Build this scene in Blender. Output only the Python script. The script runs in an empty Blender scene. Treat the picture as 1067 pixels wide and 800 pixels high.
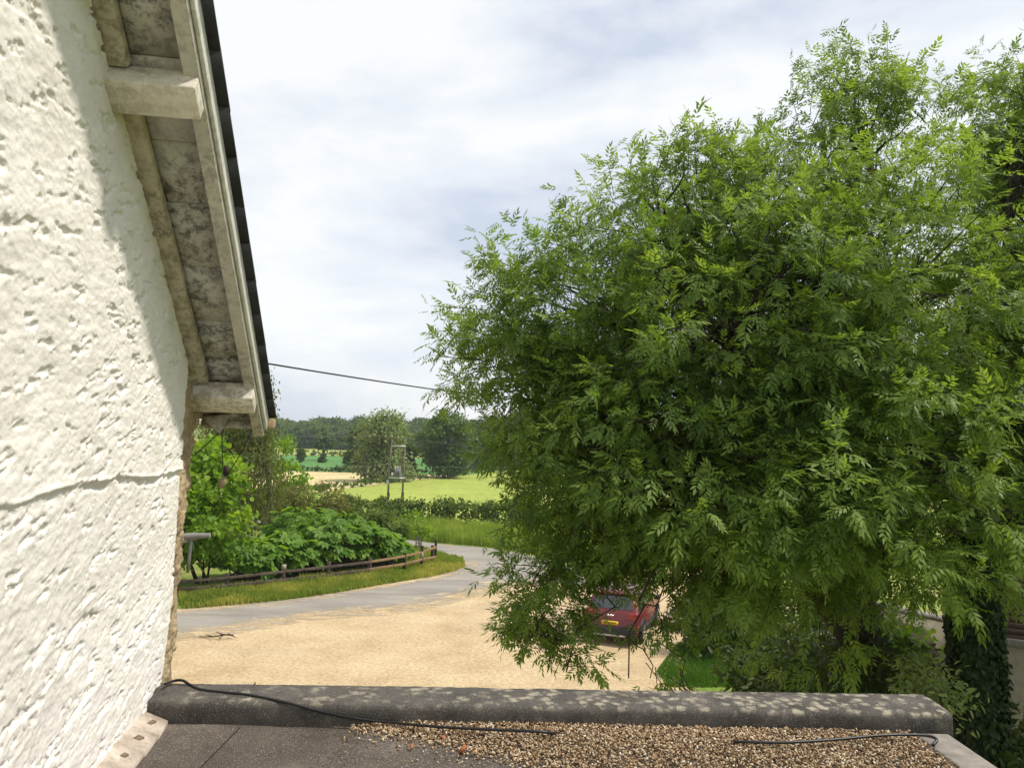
import bpy, bmesh, math
import numpy as np
from mathutils import Vector, Matrix

SC = bpy.context.scene
COL = SC.collection

# ------------------------------------------------------------------ camera
F, CX, CY, H = 800.0, 533.5, 400.0, 6.4
HOR, ROLL = 455.0, math.radians(1.5)
PIT = math.atan((HOR - CY) / F)
cP, sP, cR, sR = math.cos(PIT), math.sin(PIT), math.cos(ROLL), math.sin(ROLL)
CAMP = np.array([0, 0, H])
cam_d = bpy.data.cameras.new('camera')
cam = bpy.data.objects.new('camera', cam_d)
COL.objects.link(cam)
_r, _u, _f = (cR, -sR * sP, sR * cP), (-sR, -cR * sP, cR * cP), (0, cP, sP)
cam.matrix_world = Matrix(((_r[0], _u[0], -_f[0], 0), (_r[1], _u[1], -_f[1], 0), (_r[2], _u[2], -_f[2], H), (0, 0, 0, 1)))
cam_d.sensor_width = 36
cam_d.lens = 36 * F / 1067
cam_d.clip_start, cam_d.clip_end = 0.05, 6000
SC.camera = cam

# house axes: n = out of the gable wall, w = along it, away from the camera
_az = math.radians(-8.82)
WV = np.array([math.sin(_az), math.cos(_az), 0.0])
NV = np.array([WV[1], -WV[0], 0.0])
ZV = np.array([0, 0, 1.0])

# ------------------------------------------------------------------ light
SUN = NV * 1.0 - WV * 0.22 + ZV * 1.6
SUN /= np.linalg.norm(SUN)
world = bpy.data.worlds.new('World')
SC.world = world
world.use_nodes = True
wn, wl = world.node_tree.nodes, world.node_tree.links
wn.clear()
def N(tree, kind, **kw):
    n = tree.nodes.new(kind)
    for k, v in kw.items():
        setattr(n, k, v)
    return n
def setup_world():
    t = world.node_tree
    out = N(t, 'ShaderNodeOutputWorld'); bg = N(t, 'ShaderNodeBackground')
    bg.inputs['Strength'].default_value = 0.1
    sky = N(t, 'ShaderNodeTexSky', sky_type='NISHITA', sun_disc=False)
    sky.sun_elevation = math.asin(SUN[2]); sky.sun_rotation = math.atan2(SUN[0], SUN[1])
    sky.air_density = 1.0; sky.dust_density = 1.5
    tc = N(t, 'ShaderNodeTexCoord')
    mp = N(t, 'ShaderNodeMapping'); mp.inputs['Scale'].default_value = (1.0, 0.6, 2.6)
    mp.inputs['Rotation'].default_value = (0.0, 0.12, 0.3)
    mp.inputs['Location'].default_value = (1.3, 0.7, 0.4)
    t.links.new(tc.outputs['Generated'], mp.inputs['Vector'])
    nz = N(t, 'ShaderNodeTexNoise'); nz.inputs['Scale'].default_value = 2.1
    nz.inputs['Detail'].default_value = 7; nz.inputs['Roughness'].default_value = 0.55; nz.inputs['Distortion'].default_value = 0.25
    t.links.new(mp.outputs['Vector'], nz.inputs['Vector'])
    cr = N(t, 'ShaderNodeValToRGB')
    e = cr.color_ramp.elements
    e[0].position, e[0].color = 0.40, (5.3, 5.85, 6.8, 1)
    e[1].position, e[1].color = 0.60, (8.3, 8.4, 8.4, 1)
    m = e.new(0.48); m.color = (6.8, 7.15, 7.7, 1)
    t.links.new(nz.outputs['Fac'], cr.inputs['Fac'])
    mx = N(t, 'ShaderNodeMix', data_type='RGBA'); mx.inputs[0].default_value = 0.88
    t.links.new(sky.outputs['Color'], mx.inputs[6]); t.links.new(cr.outputs['Color'], mx.inputs[7])
    t.links.new(mx.outputs[2], bg.inputs['Color']); t.links.new(bg.outputs['Background'], out.inputs['Surface'])
setup_world()
sd = bpy.data.lights.new('sun', 'SUN'); sd.energy = 3.1; sd.angle = math.radians(5.0); sd.color = (1.0, 0.94, 0.84)
so = bpy.data.objects.new('sun', sd); COL.objects.link(so)
so.rotation_euler = Vector(SUN).to_track_quat('Z', 'Y').to_euler()
so.location = (20, 10, 40)
SC.view_settings.view_transform = 'Standard'
SC.view_settings.look = 'None'
SC.view_settings.exposure = 0.38
SC.view_settings.gamma = 1.0
SC.view_settings.use_curve_mapping = False
SC.render.engine = 'CYCLES'
SC.cycles.max_bounces = 8
SC.cycles.diffuse_bounces = 4
SC.cycles.transmission_bounces = 4
SC.cycles.transparent_max_bounces = 6
SC.cycles.use_denoising = True

# ------------------------------------------------------------------ pixel helpers (layout only: a pixel plus a real surface gives a point)
def ray(px, py):
    x, y = px - CX, -(py - CY)
    xr, yr = x * cR - y * sR, x * sR + y * cR
    d = np.array([xr, F * cP - yr * sP, F * sP + yr * cP])
    return d / np.linalg.norm(d)
def onplane(px, py, p0, n):
    d = ray(px, py)
    return CAMP + d * (np.dot(np.asarray(p0) - CAMP, n) / np.dot(d, n))
def atz(px, py, z=0.0):
    return onplane(px, py, (0, 0, z), ZV)
def aty(px, py, y):
    return onplane(px, py, (0, y, 0), np.array([0, 1.0, 0]))

# ------------------------------------------------------------------ objects
def props(o, label=None, cat=None, group=None, kind=None):
    if label: o['label'] = label
    if cat: o['category'] = cat
    if group: o['group'] = group
    if kind: o['kind'] = kind
    return o
def thing(name, loc, label, cat, group=None, rz=0.0):
    o = bpy.data.objects.new(name, None)
    o.empty_display_size = 0.2
    COL.objects.link(o)
    o.location = [float(v) for v in loc]; o.rotation_euler = (0, 0, rz)
    return props(o, label, cat, group)
def clone(o, parent=None):
    c = o.copy(); COL.objects.link(c)
    if parent is not None:
        c.parent = parent; c.matrix_parent_inverse = o.matrix_parent_inverse.copy()
    for ch in list(o.children): clone(ch, c)
    return c

class MB:
    """collects quads/tris with numpy and links them as ONE mesh object"""
    def __init__(s): s.V, s.Q, s.T, s.tq, s.tt, s.n = [], [], [], [], [], 0
    def add(s, V, Q=None, T=None, tint=None):
        V = np.asarray(V, float).reshape(-1, 3)
        if Q is not None and len(Q):
            Q = np.asarray(Q, np.int64).reshape(-1, 4); s.Q.append(Q + s.n)
            s.tq.append(np.broadcast_to(np.asarray(0.5 if tint is None else tint, float), (len(Q),)))
        if T is not None and len(T):
            T = np.asarray(T, np.int64).reshape(-1, 3); s.T.append(T + s.n)
            s.tt.append(np.broadcast_to(np.asarray(0.5 if tint is None else tint, float), (len(T),)))
        s.V.append(V); s.n += len(V)
        return s
    def box(s, c, ax, hs, tint=None):
        """centre, three axes (rows), half sizes"""
        c = np.asarray(c, float); ax = np.asarray(ax, float)
        V = [c + sx * hs[0] * ax[0] + sy * hs[1] * ax[1] + sz * hs[2] * ax[2] for sz in (-1, 1) for sy in (-1, 1) for sx in (-1, 1)]
        return s.add(V, [(0, 2, 3, 1), (4, 5, 7, 6), (0, 1, 5, 4), (2, 6, 7, 3), (0, 4, 6, 2), (1, 3, 7, 5)], tint=tint)
    def bx(s, lo, hi, tint=None):
        lo, hi = np.asarray(lo, float), np.asarray(hi, float)
        return s.box((lo + hi) / 2, np.eye(3), (hi - lo) / 2, tint)
    def tube(s, pts, rad, sides=6, cap=True, tint=None):
        pts = np.asarray(pts, float); n = len(pts)
        rad = np.broadcast_to(np.asarray(rad, float), (n,))
        tg = np.gradient(pts, axis=0); tg /= np.linalg.norm(tg, axis=1)[:, None] + 1e-12
        ref = np.array([0, 0, 1.0]) if abs(tg[:, 2]).mean() < 0.8 else np.array([1.0, 0, 0])
        a = np.cross(tg, ref); a /= np.linalg.norm(a, axis=1)[:, None] + 1e-12
        b = np.cross(tg, a)
        th = np.arange(sides) * 2 * math.pi / sides
        V = pts[:, None] + rad[:, None, None] * (a[:, None] * np.cos(th)[None, :, None] + b[:, None] * np.sin(th)[None, :, None])
        i = np.arange(n - 1)[:, None] * sides; j = np.arange(sides)[None]; k = (j + 1) % sides
        Q = np.stack([i + j, i + k, i + k + sides, i + j + sides], -1).reshape(-1, 4)
        V = V.reshape(-1, 3); T = None
        if cap:
            V = np.vstack([V, pts[0], pts[-1]]); e = n * sides; l = (n - 1) * sides
            T = [(e, (q + 1) % sides, q) for q in range(sides)] + [(e + 1, l + q, l + (q + 1) % sides) for q in range(sides)]
        return s.add(V, Q, T, tint)
    def build(s, name, m, parent=None, smooth=False, sharp=None):
        V = np.concatenate(s.V) if s.V else np.zeros((0, 3))
        Q = np.concatenate(s.Q) if s.Q else np.zeros((0, 4), int); T = np.concatenate(s.T) if s.T else np.zeros((0, 3), int)
        me = bpy.data.meshes.new(name)
        me.vertices.add(len(V)); me.vertices.foreach_set('co', V.astype(np.float32).ravel())
        nl = Q.size + T.size
        me.loops.add(nl); me.polygons.add(len(Q) + len(T))
        me.loops.foreach_set('vertex_index', np.concatenate([Q.ravel(), T.ravel()]).astype(np.int32))
        st = np.concatenate([np.arange(len(Q)) * 4, Q.size + np.arange(len(T)) * 3]).astype(np.int32)
        me.polygons.foreach_set('loop_start', st)
        me.update(calc_edges=True)
        if s.tq or s.tt:
            at = me.attributes.new('tint', 'FLOAT', 'FACE')
            at.data.foreach_set('value', np.concatenate(s.tq + s.tt).astype(np.float32))
        me.validate()
        if smooth:
            me.polygons.foreach_set('use_smooth', np.ones(len(me.polygons), bool))
            if sharp: me.set_sharp_from_angle(angle=math.radians(sharp))
        me.materials.append(m)
        o = bpy.data.objects.new(name, me); COL.objects.link(o)
        if parent is not None: o.parent = parent
        return o

def grid_quads(nr, nc):
    i = np.arange(nr - 1)[:, None] * nc; j = np.arange(nc - 1)[None]
    return np.stack([i + j, i + j + 1, i + j + 1 + nc, i + j + nc], -1).reshape(-1, 4)
def bevel(o, w, seg=2):
    md = o.modifiers.new('bevel', 'BEVEL'); md.width = w; md.segments = seg; md.limit_method = 'ANGLE'
    return o

def vnoise(P, scale, seed=0):
    """value noise in 3D, 0..1"""
    P = np.asarray(P, float) * scale
    I = np.floor(P).astype(np.int64); f = P - I; f = f * f * (3 - 2 * f)
    def h(ix, iy, iz):
        v = (ix * 374761393 + iy * 668265263 + iz * 2147483647 + seed * 974711) & 0xFFFFFFFF
        v = ((v ^ (v >> 13)) * 1274126177) & 0xFFFFFFFF
        v = ((v ^ (v >> 16)) * 2246822519) & 0xFFFFFFFF
        return ((v ^ (v >> 15)) & 0xFFFF) / 65535.0
    r = 0
    for dx in (0, 1):
        for dy in (0, 1):
            for dz in (0, 1):
                wgt = (f[..., 0] if dx else 1 - f[..., 0]) * (f[..., 1] if dy else 1 - f[..., 1]) * (f[..., 2] if dz else 1 - f[..., 2])
                r = r + wgt * h(I[..., 0] + dx, I[..., 1] + dy, I[..., 2] + dz)
    return r
def fbm(P, scale, octs=4, seed=0, gain=0.5):
    r, a, tot = 0, 1.0, 0
    for k in range(octs):
        r = r + a * vnoise(P, scale * 2 ** k, seed + k * 17); tot += a; a *= gain
    return r / tot

# ------------------------------------------------------------------ materials
def newmat(name):
    m = bpy.data.materials.new(name); m.use_nodes = True
    t = m.node_tree; t.nodes.clear()
    out = N(t, 'ShaderNodeOutputMaterial'); b = N(t, 'ShaderNodeBsdfPrincipled')
    t.links.new(b.outputs['BSDF'], out.inputs['Surface'])
    return m, t, b, out
def c4(c): return (c[0], c[1], c[2], 1)
def noise(t, scale, detail=4, rough=0.55, coord='Object', dist=0.0, stretch=None, seed=None):
    tc = N(t, 'ShaderNodeTexCoord'); src = tc.outputs[coord]
    if stretch or seed:
        mp = N(t, 'ShaderNodeMapping'); mp.inputs['Scale'].default_value = stretch or (1, 1, 1)
        mp.inputs['Location'].default_value = (seed or 0, (seed or 0) * 1.7, 0)
        t.links.new(src, mp.inputs['Vector']); src = mp.outputs['Vector']
    nz = N(t, 'ShaderNodeTexNoise'); nz.inputs['Scale'].default_value = scale; nz.inputs['Detail'].default_value = detail
    nz.inputs['Roughness'].default_value = rough; nz.inputs['Distortion'].default_value = dist
    t.links.new(src, nz.inputs['Vector'])
    return nz.outputs['Fac']
def ramp(t, fac, stops):
    cr = N(t, 'ShaderNodeValToRGB'); e = cr.color_ramp.elements
    e[0].position, e[0].color = stops[0][0], c4(stops[0][1]); e[1].position, e[1].color = stops[-1][0], c4(stops[-1][1])
    for p, c in stops[1:-1]:
        x = e.new(p); x.color = c4(c)
    t.links.new(fac, cr.inputs['Fac']); return cr.outputs['Color']
def mixc(t, fac, a, b, blend='MIX'):
    mx = N(t, 'ShaderNodeMix', data_type='RGBA', blend_type=blend)
    for sock, v in ((0, fac), (6, a), (7, b)):
        if hasattr(v, 'is_linked') or hasattr(v, 'links'): t.links.new(v, mx.inputs[sock])
        else: mx.inputs[sock].default_value = v if sock == 0 else c4(v)
    return mx.outputs[2]
def bump(t, b, h, strength=0.3, dist=0.01):
    bp = N(t, 'ShaderNodeBump'); bp.inputs['Strength'].default_value = strength; bp.inputs['Distance'].default_value = dist
    t.links.new(h, bp.inputs['Height']); t.links.new(bp.outputs['Normal'], b.inputs['Normal'])
def pmat(name, stops, scale=5, detail=4, rough=0.8, bmp=None, coord='Object', dist=0.0, metal=0.0, stretch=None, fine=None, spec=0.3):
    m, t, b, _ = newmat(name)
    col = ramp(t, noise(t, scale, detail, 0.6, coord, dist, stretch), stops)
    if fine:   # (scale, amount): small-grain value variation of the surface itself
        f = ramp(t, noise(t, fine[0], 3, 0.6, coord, seed=3.1), [(0.3, (1 - fine[1],) * 3), (0.7, (1 + fine[1],) * 3)])
        col = mixc(t, 1.0, col, f, 'MULTIPLY')
    t.links.new(col, b.inputs['Base Color'])
    b.inputs['Roughness'].default_value = rough; b.inputs['Metallic'].default_value = metal
    b.inputs['Specular IOR Level'].default_value = spec
    if bmp: bump(t, b, noise(t, bmp[0], 4, 0.6, coord), bmp[1], bmp[2])
    return m
def leafmat(name, lo, hi, trans=0.4, tcol=(1.5, 1.5, 0.6), rough=0.5, spec=0.25):
    m, t, b, out = newmat(name)
    at = N(t, 'ShaderNodeAttribute', attribute_name='tint')
    gi = N(t, 'ShaderNodeNewGeometry')
    ad = N(t, 'ShaderNodeMath', operation='MULTIPLY_ADD'); ad.inputs[1].default_value = 0.35
    t.links.new(gi.outputs['Random Per Island'], ad.inputs[0])
    mu = N(t, 'ShaderNodeMath', operation='MULTIPLY'); mu.inputs[1].default_value = 0.65
    t.links.new(at.outputs['Fac'], mu.inputs[0]); t.links.new(mu.outputs[0], ad.inputs[2])
    mid = [(lo[i] + hi[i]) / 2 for i in range(3)]
    col = ramp(t, ad.outputs[0], [(0.0, lo), (0.55, mid), (1.0, hi)])
    t.links.new(col, b.inputs['Base Color']); b.inputs['Roughness'].default_value = rough
    b.inputs['Specular IOR Level'].default_value = spec
    tr = N(t, 'ShaderNodeBsdfTranslucent')
    t.links.new(mixc(t, 1.0, col, tcol, 'MULTIPLY'), tr.inputs['Color'])
    ms = N(t, 'ShaderNodeMixShader'); ms.inputs[0].default_value = trans
    t.links.new(b.outputs['BSDF'], ms.inputs[1]); t.links.new(tr.outputs['BSDF'], ms.inputs[2])
    t.links.new(ms.outputs[0], out.inputs['Surface'])
    return m
def tintmat(name, stops, rough=0.85):
    m, t, b, _ = newmat(name)
    at = N(t, 'ShaderNodeAttribute', attribute_name='tint')
    t.links.new(ramp(t, at.outputs['Fac'], stops), b.inputs['Base Color']); b.inputs['Roughness'].default_value = rough
    b.inputs['Specular IOR Level'].default_value = 0.2
    return m
def flat(name, c, rough=0.6, metal=0.0, spec=0.4):
    m, t, b, _ = newmat(name)
    b.inputs['Base Color'].default_value = c4(c); b.inputs['Roughness'].default_value = rough; b.inputs['Metallic'].default_value = metal
    b.inputs['Specular IOR Level'].default_value = spec
    return m

# ================================================================== GROUND
ZK = [(-200, 0), (46, 0), (60, -0.3), (95, -1.75), (120, -1.7), (160, -1.5), (210, -1.4), (320, -1.0), (420, 2.0), (700, 14), (1000, 16)]
_zy, _zz = np.array([k[0] for k in ZK], float), np.array([k[1] for k in ZK], float)
def gz(y): return np.interp(y, _zy, _zz)
def atg(px, py):
    """pixel -> point on the terrain"""
    d = ray(px, py); a = 5.0
    for _ in range(4000):
        p = CAMP + d * a
        if p[2] <= gz(p[1]): return p
        a *= 1.002
    return p

def grass_material(name, stops, sc, fine, dry=None):
    m, t, b, _ = newmat(name)
    col = ramp(t, noise(t, sc, 5, 0.6), stops)
    if dry: col = mixc(t, ramp(t, noise(t, sc * 2.7, 4, 0.6, seed=7), [(0.48, (0, 0, 0)), (0.66, (1, 1, 1))]), col, dry)
    f = ramp(t, noise(t, fine, 4, 0.65, seed=2.3), [(0.3, (0.68,) * 3), (0.7, (1.3,) * 3)])
    t.links.new(mixc(t, 1.0, col, f, 'MULTIPLY'), b.inputs['Base Color'])
    b.inputs['Roughness'].default_value = 0.9; b.inputs['Specular IOR Level'].default_value = 0.15
    bump(t, b, noise(t, fine, 4, 0.6), 0.5, 0.08)
    return m
M_GROUND = grass_material('grass_ground', [(0.3, (0.12, 0.185, 0.028)), (0.7, (0.21, 0.27, 0.05))], 0.35, 9.0, (0.3, 0.25, 0.09))
M_FIELD = grass_material('meadow', [(0.3, (0.25, 0.32, 0.05)), (0.7, (0.35, 0.40, 0.08))], 0.12, 1.6, (0.31, 0.33, 0.08))
M_GREENF = grass_material('crop_green', [(0.3, (0.075, 0.19, 0.045)), (0.7, (0.1, 0.235, 0.06))], 0.05, 0.8)
M_GOLD = grass_material('stubble', [(0.3, (0.5, 0.405, 0.2)), (0.7, (0.61, 0.5, 0.26))], 0.08, 1.2)
M_SLOPE = grass_material('far_pasture', [(0.3, (0.24, 0.30, 0.05)), (0.7, (0.34, 0.38, 0.08))], 0.03, 0.4, (0.38, 0.35, 0.12))

def strip_sheet(name, rows, lift, m, label=None):
    """rows: (y, x0, x1); a sheet that follows the terrain"""
    rows = sorted(rows); ys = np.array([r[0] for r in rows], float)
    yy = np.unique(np.concatenate([ys, _zy[(_zy > ys[0]) & (_zy < ys[-1])]]))
    x0 = np.interp(yy, ys, [r[1] for r in rows]); x1 = np.interp(yy, ys, [r[2] for r in rows])
    t = np.linspace(0, 1, 9)
    X = x0[:, None] * (1 - t) + x1[:, None] * t
    V = np.stack([X, np.broadcast_to(yy[:, None], X.shape), np.broadcast_to((gz(yy) + lift)[:, None], X.shape)], -1)
    return props(MB().add(V, grid_quads(len(yy), 9)).build(name, m), kind='structure')
strip_sheet('ground', [(y, -900, 900) for y in (-200, 1000)], 0, M_GROUND)
def poly_sheet(name, pts, z, m, wob=0.0, seed=0, step=0.5):
    P = np.array([p[:2] for p in pts], float); out = []
    for i in range(len(P)):
        a, b = P[i], P[(i + 1) % len(P)]; k = max(1, int(np.linalg.norm(b - a) / step)); k = min(k, 200)
        for j in range(k): out.append(a + (b - a) * j / k)
    out = np.array(out)
    if wob:
        q = np.column_stack([out, np.zeros(len(out))])
        out = out + wob * (np.column_stack([fbm(q, 0.9, 3, seed), fbm(q, 0.9, 3, seed + 50)]) - 0.5) * 2
    bm = bmesh.new(); vs = [bm.verts.new((x, y, z)) for x, y in out]
    f = bm.faces.new(vs); f.normal_update()
    if f.normal.z < 0: f.normal_flip()
    bmesh.ops.triangulate(bm, faces=[f])
    me = bpy.data.meshes.new(name); bm.to_mesh(me); bm.free(); me.materials.append(m)
    o = bpy.data.objects.new(name, me); COL.objects.link(o)
    return props(o, kind='structure')

# sandy gravel car park
def sand_material():
    m, t, b, _ = newmat('sandy_gravel')
    col = ramp(t, noise(t, 0.45, 6, 0.62), [(0.28, (0.41, 0.30, 0.165)), (0.5, (0.52, 0.395, 0.235)), (0.72, (0.595, 0.47, 0.29))])
    col = mixc(t, ramp(t, noise(t, 0.22, 5, 0.6, seed=4, dist=1.0, stretch=(0.5, 1.6, 1)), [(0.55, (0, 0, 0)), (0.75, (0.55,) * 3)]), col, (0.37, 0.30, 0.215))
    col = mixc(t, 1.0, col, ramp(t, noise(t, 9, 6, 0.85, seed=9), [(0.34, (0.58,) * 3), (0.66, (1.3,) * 3)]), 'MULTIPLY')
    t.links.new(col, b.inputs['Base Color']); b.inputs['Roughness'].default_value = 0.95; b.inputs['Specular IOR Level'].default_value = 0.1
    bump(t, b, noise(t, 11, 5, 0.75), 0.5, 0.03)
    return m
M_SAND = sand_material()
def road_material():
    m, t, b, _ = newmat('worn_tarmac')
    col = ramp(t, noise(t, 0.5, 5, 0.6, stretch=(0.4, 1.5, 1)), [(0.3, (0.21, 0.19, 0.165)), (0.7, (0.32, 0.295, 0.255))])
    col = mixc(t, ramp(t, noise(t, 0.3, 5, 0.65, seed=5, stretch=(0.35, 1.8, 1)), [(0.52, (0, 0, 0)), (0.72, (0.8,) * 3)]), col, (0.42, 0.365, 0.28))
    col = mixc(t, 1.0, col, ramp(t, noise(t, 22, 3, 0.7, seed=9), [(0.3, (0.82,) * 3), (0.7, (1.18,) * 3)]), 'MULTIPLY')
    t.links.new(col, b.inputs['Base Color']); b.inputs['Roughness'].default_value = 0.9; b.inputs['Specular IOR Level'].default_value = 0.2
    bump(t, b, noise(t, 30, 3, 0.7), 0.3, 0.01)
    return m
M_ROAD = road_material()
up_px = [(190, 635), (240, 631), (300, 625), (350, 618), (400, 609), (450, 601), (474, 595), (485, 590), (482, 584), (470, 580), (450, 575), (430, 570), (410, 563)]
UP = [atz(*p) for p in up_px]
out_px = [(405, 559), (450, 566), (510, 571), (545, 577), (575, 584), (600, 594), (612, 606)]
OUT = [atz(*p) for p in out_px]
lo_px = [(600, 610), (570, 608), (540, 607), (480, 619), (430, 632), (380, 637), (330, 641), (280, 648), (240, 655), (190, 662)]
LO = [atz(*p) for p in lo_px]
far_l0, far_l1 = np.array([-34, 23.6]), np.array([-36, 19.6])
road_pts = [far_l0] + [p[:2] for p in UP] + [np.array([-22, 57.0]), np.array([-26, 61.0])] + [p[:2] for p in OUT] + [np.array([4.6, 35.4])] + [p[:2] for p in LO] + [far_l1]
car_pts = [(-40, 7.0), (4.2, 7.0), (4.4, 16), (4.9, 21.5), (6.3, 25.4), (8.4, 28), (11.5, 30), (12.5, 38), (9, 40)] + [tuple(p[:2]) for p in OUT[::-1][:4]] + [(-3.5, 40.0)] + [tuple(p[:2]) for p in UP[:8][::-1]] + [(-34, 23.9), (-40, 21)]
def smooth_closed(P): return P
poly_sheet('car_park', car_pts, 0.004, M_SAND, 0.3, 3)
# a sandy margin along the verge, then the tarmac over it
mar = [p[:2] + np.array([0.1, 0.35]) for p in UP[:9]]
road_z = 0.008
poly_sheet('road', road_pts, road_z, M_ROAD, 0.14, 11)
# thin scatter of sand over the tarmac edge
def fringe_material():
    m, t, b, out = newmat('scattered_sand')
    b.inputs['Base Color'].default_value = (0.46, 0.37, 0.25, 1); b.inputs['Roughness'].default_value = 0.95
    a = noise(t, 1.6, 7, 0.8, stretch=(0.5, 1.3, 1)); k = ramp(t, a, [(0.47, (0, 0, 0)), (0.56, (0.85,) * 3)])
    tp = N(t, 'ShaderNodeBsdfTransparent'); ms = N(t, 'ShaderNodeMixShader')
    t.links.new(k, ms.inputs[0]); t.links.new(tp.outputs[0], ms.inputs[1]); t.links.new(b.outputs[0], ms.inputs[2]); t.links.new(ms.outputs[0], out.inputs['Surface'])
    return m
M_FRINGE = fringe_material()
def band(name, line, w0, w1, z, seed):
    line = np.array(line); tg = np.gradient(line, axis=0); tg /= np.linalg.norm(tg, axis=1)[:, None]; nn = np.stack([-tg[:, 1], tg[:, 0]], -1)
    poly_sheet(name, list(line + nn * w0) + list((line + nn * w1)[::-1]), z, M_FRINGE, 0.25, seed, 0.3)
_lo = np.array([p[:2] for p in LO[1:]] + [np.array([-22.0, 21.9]), np.array([-34.0, 20.0])])
band('sand_fringe', _lo, -0.9, 0.7, 0.0135, 61)
band('sand_fringe', _lo, -0.35, 0.5, 0.0145, 62)
_up = np.array([p[:2] for p in UP[:9]])
band('sand_fringe', _up, -0.7, 0.5, 0.0155, 63)
# drifted sand lying over the tarmac edge
rng = np.random.default_rng(41)
EDG = np.array([p[:2] for p in LO[1:]] + [np.array([-22.0, 21.9])]); EDU = np.array([p[:2] for p in UP[:8]])
for k in range(28):
    E_, off = (EDG, rng.normal() * 0.12) if k < 24 else (EDU, -0.12)
    i = rng.integers(0, len(E_) - 1); t = rng.random(); c = E_[i] * (1 - t) + E_[i + 1] * t; ax = E_[i + 1] - E_[i]; ax = ax / np.linalg.norm(ax); nn = np.array([-ax[1], ax[0]])
    a, b = rng.uniform(0.8, 2.6), rng.uniform(0.1, 0.3); th = np.linspace(0, 2 * math.pi, 28, endpoint=False)
    rr = 0.6 + 0.8 * fbm(np.stack([np.cos(th) * 1.5, np.sin(th) * 1.5, th * 0 + k], -1), 1.5, 3, 5)
    poly_sheet('sand_drift', [c + ax * (a * r * math.cos(q)) + nn * (b * r * math.sin(q) + off) for q, r in zip(th, rr)], 0.0105 + 0.00006 * k, M_SAND)

# ================================================================== COTTAGE
ZCOP = H - 1.15
CORNER = atz(172, 709, ZCOP)
def wp(a, z, o=0.0):
    """point: a along the wall, height z, o out of the wall"""
    p = CORNER + WV * a + NV * o
    return np.array([p[0], p[1], z])
SLOPE = math.tan(math.radians(36.1))
JZ0 = onplane(208, 405, CORNER, NV)
A0 = float(np.dot(JZ0 - CORNER, WV))
def zj(a): return JZ0[2] - SLOPE * (np.asarray(a) - A0)
_c = math.radians(36.1)
SV = WV * math.cos(_c) - ZV * math.sin(_c)       # down the verge
UV = WV * math.sin(_c) + ZV * math.cos(_c)       # square to the roof
def ep(s, n, u):
    """eaves frame: s down the slope from the wall head, n out of the wall, u square to the roof"""
    return JZ0 + SV * s + NV * n + UV * u

def render_material():
    m, t, b, _ = newmat('white_roughcast')
    col = ramp(t, noise(t, 3.0, 6, 0.65), [(0.25, (0.72, 0.675, 0.61)), (0.6, (0.84, 0.80, 0.74))])
    spk = ramp(t, noise(t, 26, 4, 0.6, seed=5, dist=0.6), [(0.66, (0, 0, 0)), (0.76, (0.5,) * 3)])
    col = mixc(t, spk, col, (0.5, 0.45, 0.38))
    t.links.new(col, b.inputs['Base Color']); b.inputs['Roughness'].default_value = 0.85; b.inputs['Specular IOR Level'].default_value = 0.2
    bump(t, b, noise(t, 75, 6, 0.75), 0.55, 0.008)
    return m
M_WHITE = render_material()
M_STONE = pmat('bare_stone_edge', [(0.25, (0.17, 0.13, 0.09)), (0.5, (0.36, 0.27, 0.16)), (0.75, (0.55, 0.44, 0.28))], 9, 6, 0.95, (45, 0.6, 0.02), fine=(60, 0.25))
def aged_paint(name, base, dark, amount, scale=14):
    m, t, b, _ = newmat(name)
    col = ramp(t, noise(t, 4, 5, 0.6), [(0.3, tuple(0.82 * v for v in base)), (0.7, base)])
    f = ramp(t, noise(t, scale, 8, 0.78, dist=0.25), [(0.45, (0, 0, 0)), (0.58, (amount,) * 3)])
    big = ramp(t, noise(t, 2.6, 4, 0.6, seed=6), [(0.30, (0.3,) * 3), (0.50, (1, 1, 1))])
    col = mixc(t, mixc(t, 1.0, f, big, 'MULTIPLY'), col, dark)
    t.links.new(col, b.inputs['Base Color']); b.inputs['Roughness'].default_value = 0.8; b.inputs['Specular IOR Level'].default_value = 0.25
    bump(t, b, noise(t, 40, 4, 0.6), 0.2, 0.004)
    return m
M_SOFFIT = aged_paint('mouldy_soffit_paint', (0.58, 0.55, 0.50), (0.07, 0.06, 0.05), 0.85, 20)
M_BATTEN = aged_paint('peeling_batten', (0.54, 0.48, 0.38), (0.13, 0.095, 0.06), 0.7, 22)
M_BARGE = aged_paint('verge_board_paint', (0.58, 0.545, 0.47), (0.13, 0.11, 0.09), 0.55, 24)
M_PURLIN = aged_paint('purlin_paint', (0.74, 0.69, 0.59), (0.26, 0.2, 0.13), 0.7, 22)
M_FASCIA = aged_paint('fascia_paint', (0.78, 0.76, 0.71), (0.25, 0.22, 0.18), 0.4, 26)
M_SLATE = pmat('slate', [(0.3, (0.022, 0.022, 0.027)), (0.7, (0.045, 0.045, 0.052))], 8, 4, 0.6, (30, 0.3, 0.005))
M_IRON = pmat('dark_iron', [(0.35, (0.025, 0.022, 0.02)), (0.7, (0.07, 0.045, 0.03))], 30, 3, 0.7)
M_TERRA = pmat('weathered_terracotta', [(0.3, (0.3, 0.2, 0.12)), (0.7, (0.52, 0.4, 0.25))], 30, 4, 0.9)

cottage = thing('cottage', (CORNER[0], CORNER[1], 0), 'white rough rendered cottage gable with slate verge filling the left side', 'cottage')
def local(o):  # children are built in world space; keep them where they are under the moved Empty
    o.matrix_parent_inverse = o.parent.matrix_basis.inverted(); return o
def lpart(mb, name, m, parent, **k):
    o = mb.build(name, m, parent, **k)
    if parent is not None:
        bpy.context.view_layer.update(); o.matrix_parent_inverse = parent.matrix_world.inverted()
    return o

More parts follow.
